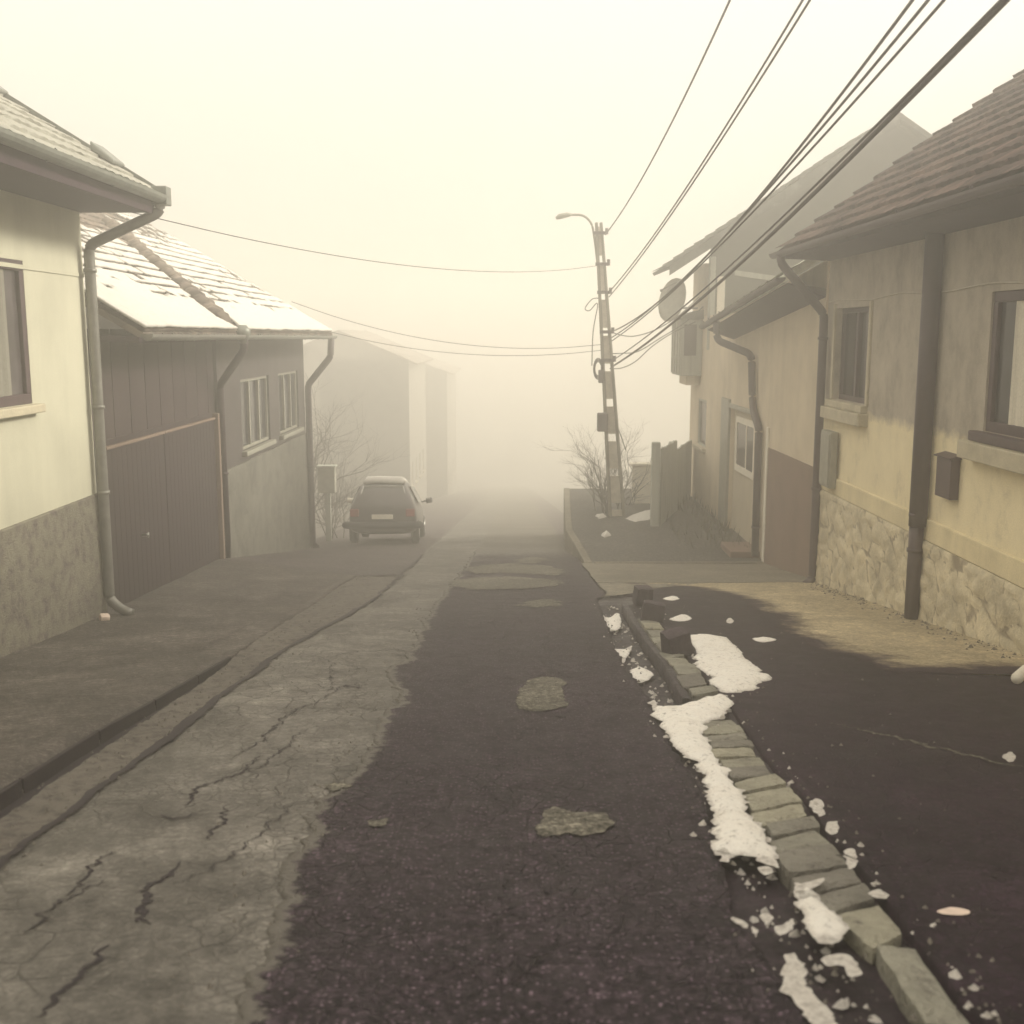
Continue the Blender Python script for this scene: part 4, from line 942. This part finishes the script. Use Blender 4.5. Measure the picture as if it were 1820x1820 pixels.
# ------------------------------------------------------------------ the utility pole
PY = 25.0
def pp(px_, py2): return at_depth(px_, py2, PY)
pole = empty('utility_pole', 'leaning concrete utility pole with a lamp arm, on the raised pavement', 'utility pole', pp(1098, 945))
top, bot = pp(1064, 396), pp(1099, 960)
sh = MB(); n = 14
for side in (-1, 1):
    vs = []
    for k in range(n+1):
        t = k/n; c = bot+(top-bot)*t; hw = .20*(1-t)+.08*t; fw = .07*(1-t)+.055*t; dp = .13*(1-t)+.08*t
        x0, x1 = sorted((c.x+side*hw, c.x+side*(hw-fw)))
        vs += [(x0, c.y-dp, c.z), (x1, c.y-dp, c.z), (x1, c.y+dp, c.z), (x0, c.y+dp, c.z)]
    sh.add(vs, [(4*k+j, 4*k+(j+1) % 4, 4*k+4+(j+1) % 4, 4*k+4+j) for k in range(n) for j in range(4)]+[(0, 1, 2, 3), (4*n, 4*n+1, 4*n+2, 4*n+3)])
sh.build('flange', 'concrete_pole', pole)
web = MB()
for k in range(9):
    t0, t1 = k/9+.012, (k+1)/9-.012
    a_, b_ = bot+(top-bot)*t0, bot+(top-bot)*t1; h0, h1_ = (.20-.07)*(1-t0)+.025*t0, (.20-.07)*(1-t1)+.025*t1
    web.hexa([(a_.x-h0, a_.y-.04, a_.z), (a_.x+h0, a_.y-.04, a_.z), (a_.x+h0, a_.y+.04, a_.z), (a_.x-h0, a_.y+.04, a_.z), (b_.x-h1_, b_.y-.04, b_.z), (b_.x+h1_, b_.y-.04, b_.z), (b_.x+h1_, b_.y+.04, b_.z), (b_.x-h1_, b_.y+.04, b_.z)])
web.build('web', 'frame_light', pole)
la = MB(); la.tube(smooth_path([pp(1062, 470), pp(1056, 420), pp(1050, 396), pp(1035, 383), pp(1010, 382)], 5), .025, 8); lo = la.build('lamp_arm', 'concrete_pole', pole, True)
hd = MB(); hd.tube([pp(1016, 381.5), pp(1008, 382), pp(994, 385), pp(988, 388)], [.03, .055, .06, .03], 10); hd.build('lamp_head', 'box_grey', lo, True)
p = pp(1070, 748); MB().box(p.x-.13, p.x+.11, PY-.34, PY-.14, p.z-.22, p.z+.20).build('junction_box', 'pipe', pole, False, .03)
p = pp(1067, 668); MB().box(p.x-.06, p.x+.06, PY-.28, PY-.13, p.z-.15, p.z+.14).build('junction_box', 'pipe', pole, False, .02)
cl = MB(); c = pp(1062, 655)
for k in range(4):
    r_ = .12+.02*k; cl.tube([c+Vector((math.cos(a)*r_*.6, -.16-.015*k, math.sin(a)*r_*1.3)) for a in [2*math.pi*j/18 for j in range(19)]], .012, 5)
cl.build('cable_coil', 'cable', pole)
c = pp(1046, 540); cl = MB(); cl.tube(smooth_path([pp(1064, 530), pp(1052, 532), pp(1040, 548), pp(1048, 552), pp(1062, 540), pp(1054, 590), pp(1052, 650)], 5), .012, 5); cl.build('loop_wire', 'cable', pole)
for yy_ in (415, 470, 520, 590, 640):
    p = pp(1064+(yy_-396)*.062, yy_); br_ = MB(); br_.box(p.x-.14, p.x+.16, PY-.15, PY-.125, p.z-.035, p.z+.035); br_.tube([p+Vector((.15, -.16, -.03)), p+Vector((.15, -.16, .10))], .035, 8)
    br_.build('bracket', 'pipe', pole)

def cable(name, pts, r, label, sub=8, cat='cable', group='overhead cables on the utility pole', wob=0, mat='cable'):
    P = smooth_path(pts, sub); b = MB(); b.tube(P, r, 6); return tag(b.build(name, mat, None, True), label, cat, group)
def run(start, pxs, X, y_end=-4):
    """an overhead line along the street at x ~ X: a parabola through its pole end and two surveyed points"""
    s0 = start[0]; S = [s0]
    for p in (pxs[len(pxs)//2], pxs[-1]):
        a, f, d_ = ray(*p); t = X/a; S.append(Vector((X, f*t, CAMH+d_*t)))
    def q(y, k):
        o = 0
        for i in range(3):
            l = 1
            for j in range(3):
                if j != i: l *= (y-S[j].y)/(S[i].y-S[j].y)
            o += l*S[i][k]
        return o
    n = 40; out = []
    for i in range(n+1):
        y_ = s0.y+(y_end-s0.y)*i/n; t = min(1, i/n*1.6); out.append(Vector((s0.x+(X-s0.x)*t*(2-t), y_, q(y_, 2))))
    return out
st_ = lambda py2, dx=.12: [pp(1064+(py2-396)*.062, py2)+Vector((dx, -.13, 0))]
cable('overhead_cable', run(st_(418), [(1112, 375), (1150, 302), (1225, 165), (1300, 0)], 2.25), .014, 'single dark cable running up from the lamp pole top, nearest the street middle', 2)
cable('overhead_cable', run(st_(520), [(1200, 372), (1275, 250), (1345, 140), (1428, 0)], 2.4), .012, 'left cable of the pale pair running from below the lamp arm', 2)
cable('overhead_cable', run(st_(528), [(1208, 372), (1283, 252), (1355, 140), (1441, 0)], 2.45), .012, 'right cable of the pale pair running from below the lamp arm', 2)
cable('overhead_cable', run(st_(590), [(1245, 540), (1400, 325), (1540, 110), (1622, 0)], 2.6), .013, 'leftmost of three cables crossing the far gable', 2)
cable('overhead_cable', run(st_(600), [(1252, 545), (1408, 328), (1558, 112), (1650, 0)], 2.62), .012, 'middle of three cables crossing the far gable', 2)
cable('overhead_cable', run(st_(606), [(1262, 545), (1420, 335), (1580, 112), (1678, 0)], 2.65), .011, 'rightmost of three cables crossing the far gable', 2)
cable('overhead_cable', run(st_(650), [(1130, 650), (1280, 520), (1375, 418), (1590, 205), (1788, 0)], 2.7), .020, 'thick dark cable bundle crossing in front of the right house roof', 2)
cable('overhead_cable', run(st_(640), [(1135, 640), (1272, 520), (1362, 418), (1580, 205), (1770, 10)], 2.68), .011, 'thin cable just left of the thick dark bundle', 2)
wg = 'thin wires crossing to the left houses'
sag = lambda a, b, s: [a+(b-a)*t+Vector((0, 0, -s*4*t*(1-t))) for t in [k/8 for k in range(9)]]
cable('service_wire', sag(pp(1064, 472), Vector((XL+.5, Y1+.1, 3.0)), .35), .006, 'highest thin wire from the pole across to the cream house', 4, group=wg)
cable('service_wire', sag(pp(1072, 612), Vector((-4.7, 23.8, 2.35)), .42), .007, 'thin sagging wire from the pole to the snowy roof', 4, group=wg)
cable('service_wire', sag(pp(1074, 622), Vector((-4.2, 25.7, 1.72)), .30), .007, 'lowest thin wire from the pole to the dark house gutter end', 4, group=wg)
dg = 'cables sagging from the pole to the pinkish house'
tgt = lambda px_, py2, Y: at_depth(px_, py2, Y)
cable('service_cable', [pp(1080, 588), tgt(1105, 596, 25.4), tgt(1130, 597, 25.8), tgt(1165, 586, 26.4), tgt(1205, 562, 26.8), tgt(1242, 528, 27.0)], .012, 'upper cable sagging from the pole to the oriel roof', 8, group=dg)
cable('service_cable', [pp(1080, 628), tgt(1105, 628, 25.3), tgt(1135, 624, 25.7), tgt(1175, 600, 26.3), tgt(1215, 575, 26.8), tgt(1250, 545, 27.0)], .012, 'middle cable sagging from the pole to the oriel roof', 8, group=dg)
cable('service_cable', [pp(1084, 655), tgt(1105, 654, 25.3), tgt(1130, 642, 25.7), tgt(1160, 615, 26.2), tgt(1195, 592, 26.7), tgt(1236, 572, 27.0)], .012, 'lowest cable sagging from the pole to the oriel roof', 8, group=dg)
tag(MB().tube(smooth_path([pp(1092, 745), tgt(1102, 770, 24.9), tgt(1112, 800, 24.9)], 5), .012, 5).build('stay_wire', 'cable', None, True), 'short loose wire end hanging right of the pole junction box', 'wire')

# ------------------------------------------------------------------ the parked car (rear towards the viewer)
cx, cyy = on_ground(680, 968)
car = empty('parked_car', 'dark parked hatchback with snow on its roof, rear to the viewer', 'car', (cx, cyy, -SL*cyy))
car.rotation_euler = (-math.atan(SL), 0, R(1.5))
STN = [ # y, half width, z bottom, z waist, z top, top half width
 (0.00, .70, .34, .80, .86, .64), (.05, .78, .28, .86, .96, .66), (.16, .80, .24, .90, 1.16, .62), (.34, .81, .22, .92, 1.38, .56), (.60, .815, .20, .93, 1.47, .54),
 (1.3, .82, .20, .93, 1.50, .54), (1.9, .82, .20, .92, 1.47, .54), (2.4, .815, .20, .91, 1.25, .58), (2.85, .81, .20, .90, .97, .62), (3.3, .79, .22, .84, .89, .60), (3.65, .74, .26, .72, .76, .55), (3.78, .64, .34, .62, .64, .5)]
def ring(s):
    y_, w_, zb, zw, zt, tw = s
    half = [(w_*.80, zb), (w_*.97, zb+.10), (w_*1.0, zb+.24), (w_*1.0, (zb+zw)*.55), (w_*.97, zw), (tw+(w_*.97-tw)*.45, zw+(zt-zw)*.5), (tw, zt-.05 if zt-zw > .2 else zt-.015), (tw*.82, zt)]
    return [(x, y_, z) for x, z in half]+[(0, y_, zt+.015)]+[(-x, y_, z) for x, z in half[::-1]]
rg = [ring(s) for s in STN]; m_ = len(rg[0]); bd = MB(); bd.add([p for r_ in rg for p in r_], [(i*m_+j, i*m_+(j+1) % m_, (i+1)*m_+(j+1) % m_, (i+1)*m_+j) for i in range(len(rg)-1) for j in range(m_)]+[tuple(range(m_)), tuple(range((len(rg)-1)*m_, len(rg)*m_))])
class LB(MB):
    def build(s, name, mat, parent=None, smooth=False, bevel=0):
        o = MB.build(s, name, mat, None, smooth, bevel); o.parent = parent; return o
def lb(b): b.__class__ = LB; return b
o = lb(bd).build('body', 'car_paint', car, True); ss = o.modifiers.new('s', 'SUBSURF'); ss.levels = ss.render_levels = 2
b = LB(); b.prism([(-.56, .095, .955), (.56, .095, .955), (.53, .20, 1.17), (.46, .335, 1.345), (-.46, .335, 1.345), (-.53, .20, 1.17)], (0, -.012, .012)); wo = b.build('rear_window', 'frosted_glass', car, False, .01)
b = LB()
for a, c in (((-.58, .075, .94), (-.47, .33, 1.37)), ((.58, .075, .94), (.47, .33, 1.37)), ((-.58, .075, .94), (.58, .075, .94)), ((-.47, .33, 1.37), (.47, .33, 1.37))): b.tube([a, c], .018, 6)
b.build('seal', 'chrome', wo, True)
b = LB(); b.tube(smooth_path([(-.84, .22, .46), (-.80, -.04, .46), (0, -.10, .46), (.80, -.04, .46), (.84, .22, .46)], 5), .085, 10); b.build('bumper', 'rubber', car, True)
for sx in (-1, 1):
    b = LB(); b.box(sx*.55, sx*.76, -.015, .08, .66, .84); b.build('tail_light', 'red_lamp', car, False, .02)
    b = LB(); b.prism([(sx*.80, .75, .96), (sx*.80, 2.2, .95), (sx*.62, 1.85, 1.34), (sx*.60, .75, 1.36)], (sx*.012, 0, .006)); b.build('side_window', 'glass', car, False, .005)
    b = LB(); b.tube([(sx*.80, 2.15, .95), (sx*.92, 2.13, .98), (sx*.93, 2.1, .98), (sx*1.06, 2.1, 1.0), (sx*1.08, 2.1, 1.0)], [.02, .02, .07, .07, .035], 10); b.build('mirror', 'white_paint' if sx < 0 else 'car_paint', car, True)
    for yw in (.62, 3.1):
        b = LB(); b.tube([(sx*.64, yw, .29), (sx*.66, yw, .29), (sx*.80, yw, .29), (sx*.825, yw, .29)], [.24, .29, .29, .25], 20); t_ = b.build('wheel', 'rubber', car, True)
        b = LB(); b.tube([(sx*.80, yw, .29), (sx*.834, yw, .29)], [.17, .17], 16); b.build('rim', 'chrome', t_, True)
b = LB(); b.box(-.25, .25, -.03, -.01, .60, .71); b.build('number_plate', 'white_paint', car, False, .005)
b = LB(); b.tube([(-.05, .03, .80), (.25, .015, .86)], .012, 6); b.build('wiper', 'rubber', car)
# its snow cap
cs = LB(); vs = []; fs = []; nx_, ny_ = 12, 16
for i in range(nx_+1):
    for j in range(ny_+1):
        u_, v_ = i/nx_*2-1, j/ny_; y_ = .38+1.55*v_; x_ = .50*u_*(1+.06*nz(v_*5, u_, 1, 95)); e_ = max(abs(u_), abs(2*v_-1))
        vs.append((x_, y_, 1.455+.045*math.sin(math.pi*min(1, v_*1.1+.12))-.03*u_*u_+(.115 if e_ < .95 else 0)+.015*nz(u_*2, v_*4, 1, 96)))
for i in range(nx_):
    for j in range(ny_): k = i*(ny_+1)+j; fs.append((k, k+1, k+ny_+2, k+ny_+1))
cs.add(vs, fs); o = cs.build('car_snow', 'roof_snow', None, True); o.location = car.location; o.rotation_euler = car.rotation_euler
so = o.modifiers.new('thick', 'SOLIDIFY'); so.thickness = .06; so.offset = -1
tag(o, 'snow cap lying on the roof of the parked hatchback', 'snow cover')

# ------------------------------------------------------------------ houses dissolving in the fog
def far_house(name, label, x0, x1, y0, y1, zg, ze, pitch, wallm, roofm, side):
    """side -1: stands left of the street (street face x1), ridge along the street"""
    h = empty(name, label, 'house', ((x0+x1)/2, (y0+y1)/2, zg)); xs = x1 if side < 0 else x0; nx = -side
    wy = [(y0+.9+2.6*k, y0+2.0+2.6*k, zg+1.2, zg+2.6) for k in range(int((y1-y0-1)/2.6))]
    w = wall_mb(xs, nx, y0, y1, zg-1.5, ze, wy, .12); w.quad((x0, y0, zg-1.5), (x1, y0, zg-1.5), (x1, y0, ze), (x0, y0, ze))
    xm = (x0+x1)/2; zr = ze+pitch*(x1-x0)/2
    w.add([(x0, y0, ze), (x1, y0, ze), (xm, y0, zr)], [(0, 1, 2)]); w.add([(x0, y1, ze), (x1, y1, ze), (xm, y1, zr)], [(0, 1, 2)]); w.build('wall', wallm, h)
    for o in wy: window(h, xs, nx, *o, 'frame_light', 'glass', .1, .07, 2, True)
    up1 = Vector((xm-x1-.0, 0, zr-ze)).normalized(); l_ = math.hypot((x1-x0)/2+.55, pitch*((x1-x0)/2+.55))
    roof_sheet((x1+.55, y0-.3, ze-.55*pitch), (0, 1, 0), up1, int(l_/.4)+1, int((y1-y0+.6)/.4), .4, .4, roofm, 'roof', h, .03, 4)
    up2 = Vector((-up1.x, 0, up1.z)); roof_sheet((x0-.55, y0-.3, ze-.55*pitch), (0, 1, 0), up2, int(l_/.4)+1, int((y1-y0+.6)/.4), .4, .4, roofm, 'roof', h, .03, 6)
far_house('house', 'grey house fading in fog behind the parked car', -13.5, -5.8, 62, 74, -8.3, .3, .42, 'far_wall', 'far_tiles', -1)
far_house('house', 'fog-bound house jutting towards the street farther down on the left', -14, -5.2, 88, 102, -11.8, -1.2, .36, 'far_wall', 'far_tiles', -1)

# ------------------------------------------------------------------ plants
def shrub(name, base, h, spread, n, label, cat='shrub', mat='bark', depth=3, leaf=0, group=None):
    root = empty(name, label, cat, base, group); b = MB(); tips = []
    def grow(p, d, L, r, lev):
        pts = [p]; q = p.copy()
        for k in range(3):
            d = (d+Vector((random.gauss(0, .18), random.gauss(0, .18), random.gauss(.04, .10)))).normalized(); q = q+d*(L/3); pts.append(q.copy())
        b.tube(pts, [r, r*.85, r*.7, r*.5], 4, False)
        if lev:
            for k in range(3 if lev > 1 else 4):
                grow(pts[random.choice((1, 2, 3))], (d+Vector((random.gauss(0, .6), random.gauss(0, .6), random.gauss(.1, .35)))).normalized(), L*random.uniform(.5, .75), r*.5, lev-1)
        else: tips.append(q)
    for k in range(n):
        a = random.uniform(0, 6.283); d = Vector((math.cos(a)*spread, math.sin(a)*spread, 1)).normalized()
        grow(Vector(base)+Vector((random.gauss(0, .12), random.gauss(0, .12), -.05)), d, h*random.uniform(.4, .6), .012*h/1.5, depth)
    b.build('branches', mat, root)
    if leaf:
        lv = MB()
        for t in tips:
            for k in range(leaf):
                c = t+Vector((random.gauss(0, .13), random.gauss(0, .13), random.gauss(0, .13))); a = Vector((random.gauss(0, 1), random.gauss(0, 1), random.gauss(0, 1))).normalized(); e = a.orthogonal().normalized()
                s = random.uniform(.03, .07); lv.quad(c-a*s, c-e*s*.5, c+a*s, c+e*s*.5)
        lv.build('foliage', 'leaf', root)
    return root
b_ = at_depth(1078, 930, 25.6); shrub('bare_shrub', (b_.x, 25.6, TZ), 2.0, .35, 15, 'bare twiggy shrub growing round the foot of the utility pole', depth=4)
b_ = at_depth(1110, 925, 26.6); shrub('bare_shrub', (b_.x, 26.6, TZ), 1.7, .4, 6, 'bare shrub behind the pole beside the white wall', depth=3)
shrub('bare_tree', (-5.9, 28.6, -3.7), 3.4, .3, 5, 'bare tree in fog between the dark house and the parked car', 'tree', depth=4)
shrub('bare_shrub', (-4.9, 29.6, -3.8), 2.1, .4, 12, 'low dense bare bush in fog beside the parked car', 'bush', depth=4)
shrub('bare_tree', (-6.3, 32.5, -4.1), 4.4, .35, 12, 'dense many-stemmed bare tree in fog behind the dark house', 'tree', depth=4)
shrub('bare_tree', (-6.8, 42.5, -5.6), 5.0, .3, 5, 'tall bare tree almost lost in fog beyond the car', 'tree')
tw = MB()
for k in range(420):
    y_ = random.uniform(20.5, 28); x_ = XR2-.05-abs(random.gauss(0, .28)) if random.random() < .7 else random.uniform(3.4, 4.5)
    h = random.uniform(.08, .32); a = random.uniform(0, 6.28); p = Vector((x_, y_, TZ+.02)); q = p+Vector((random.gauss(0, .07), random.gauss(0, .07), h)); e = Vector((math.cos(a), math.sin(a), 0))*.014
    tw.add([p-e, p+e, q], [(0, 1, 2)])
o = tw.build('weeds', 'weed'); o['kind'] = 'stuff'
# pale meter post beside the dark house corner
p = at_depth(582, 855, 28.4); mp_ = empty('meter_post', 'pale meter cabinet on a post beside the dark house corner', 'meter cabinet', (p.x, 28.4, -3.7))
MB().box(p.x-.07, p.x+.07, 28.33, 28.47, -3.9, p.z-.3).build('post', 'wood_grey', mp_)
MB().box(p.x-.22, p.x+.22, 28.25, 28.5, p.z-.3, p.z+.38).build('body', 'box_grey', mp_, False, .02)
MB().box(p.x-.25, p.x+.25, 28.2, 28.53, p.z+.383, p.z+.42).build('lid', 'wood_grey', mp_, False, .01)

# ------------------------------------------------------------------ fog
hz = MB(); hz.box(-95, 95, -18, 175, -24, 8.0); o = hz.build('haze', None); o['kind'] = 'stuff'
m = bpy.data.materials.new('fog'); m.use_nodes = True; nt = m.node_tree; nt.nodes.clear()
out = nt.nodes.new('ShaderNodeOutputMaterial'); pv = nt.nodes.new('ShaderNodeVolumePrincipled')
pv.inputs['Color'].default_value = (.975, .96, .91, 1); pv.inputs['Density'].default_value = .0235; pv.inputs['Anisotropy'].default_value = .7
pv.inputs['Density Attribute'].default_value = ''
nt.links.new(pv.outputs[0], out.inputs['Volume']); o.data.materials.append(m)
try: m.cycles.homogeneous_volume = True
except Exception: pass

# ------------------------------------------------------------------ daylight
SUN_E, SUN_A = R(27), R(78)       # elevation; azimuth to the right of straight ahead
wd = bpy.data.worlds.new('World'); sc.world = wd; wd.use_nodes = True; nt = wd.node_tree; nt.nodes.clear()
out = nt.nodes.new('ShaderNodeOutputWorld'); bg = nt.nodes.new('ShaderNodeBackground'); sky = nt.nodes.new('ShaderNodeTexSky')
sky.sky_type = 'NISHITA'; sky.sun_disc = False; sky.sun_elevation = SUN_E; sky.sun_rotation = SUN_A; sky.dust_density = 1.5; sky.air_density = 1.0; sky.ozone_density = .5
bw = nt.nodes.new('ShaderNodeRGBToBW'); nt.links.new(sky.outputs[0], bw.inputs[0])
tint = nt.nodes.new('ShaderNodeMix'); tint.data_type = 'RGBA'; tint.blend_type = 'MULTIPLY'; tint.inputs[0].default_value = 1; nt.links.new(bw.outputs[0], tint.inputs[6]); tint.inputs[7].default_value = (1.0, .93, .80, 1)
mx = nt.nodes.new('ShaderNodeMix'); mx.data_type = 'RGBA'; mx.inputs[0].default_value = .85; nt.links.new(sky.outputs[0], mx.inputs[6]); nt.links.new(tint.outputs[2], mx.inputs[7])   # overcast: colour washed out
cl = nt.nodes.new('ShaderNodeMix'); cl.data_type = 'RGBA'; cl.inputs[0].default_value = .8; nt.links.new(mx.outputs[2], cl.inputs[6])
# cloud layer with the luminance of a standard overcast sky: the zenith about two and a half times the horizon
tc = nt.nodes.new('ShaderNodeTexCoord'); sx = nt.nodes.new('ShaderNodeSeparateXYZ'); nt.links.new(tc.outputs['Generated'], sx.inputs[0])
mr = nt.nodes.new('ShaderNodeMapRange'); nt.links.new(sx.outputs[2], mr.inputs[0]); mr.inputs[3].default_value = .26; mr.inputs[4].default_value = 1.1
vm = nt.nodes.new('ShaderNodeVectorMath'); vm.operation = 'SCALE'; vm.inputs[0].default_value = (9.6, 8.78, 7.5); nt.links.new(mr.outputs[0], vm.inputs['Scale']); nt.links.new(vm.outputs[0], cl.inputs[7])
nt.links.new(cl.outputs[2], bg.inputs['Color']); bg.inputs['Strength'].default_value = .095; nt.links.new(bg.outputs[0], out.inputs['Surface'])
sl = bpy.data.lights.new('sun', 'SUN'); sl.energy = 2.0; sl.angle = R(12); sl.color = (1, .93, .8)
so = bpy.data.objects.new('sun', sl); C.objects.link(so); so.rotation_euler = (-(math.pi/2-SUN_E), 0, -SUN_A)

# ------------------------------------------------------------------ camera and render
cam = bpy.data.cameras.new('camera'); co = bpy.data.objects.new('camera', cam); C.objects.link(co); sc.camera = co
co.location = (0, 0, CAMH); co.rotation_euler = (math.pi/2-PITCH, 0, 0)
cam.sensor_width = 36; cam.lens = 36*F/1820; cam.clip_start = .05; cam.clip_end = 1000
cam.dof.use_dof = True; cam.dof.focus_distance = 13.5; cam.dof.aperture_fstop = 2.6
sc.view_settings.view_transform = 'Standard'; sc.view_settings.look = 'None'; sc.view_settings.gamma = 1; sc.view_settings.exposure = 1.5
cy = sc.cycles; cy.use_denoising = True; cy.max_bounces = 10; cy.volume_bounces = 4; cy.diffuse_bounces = 4
try: cy.denoiser = 'OPENIMAGEDENOISE'
except Exception: pass
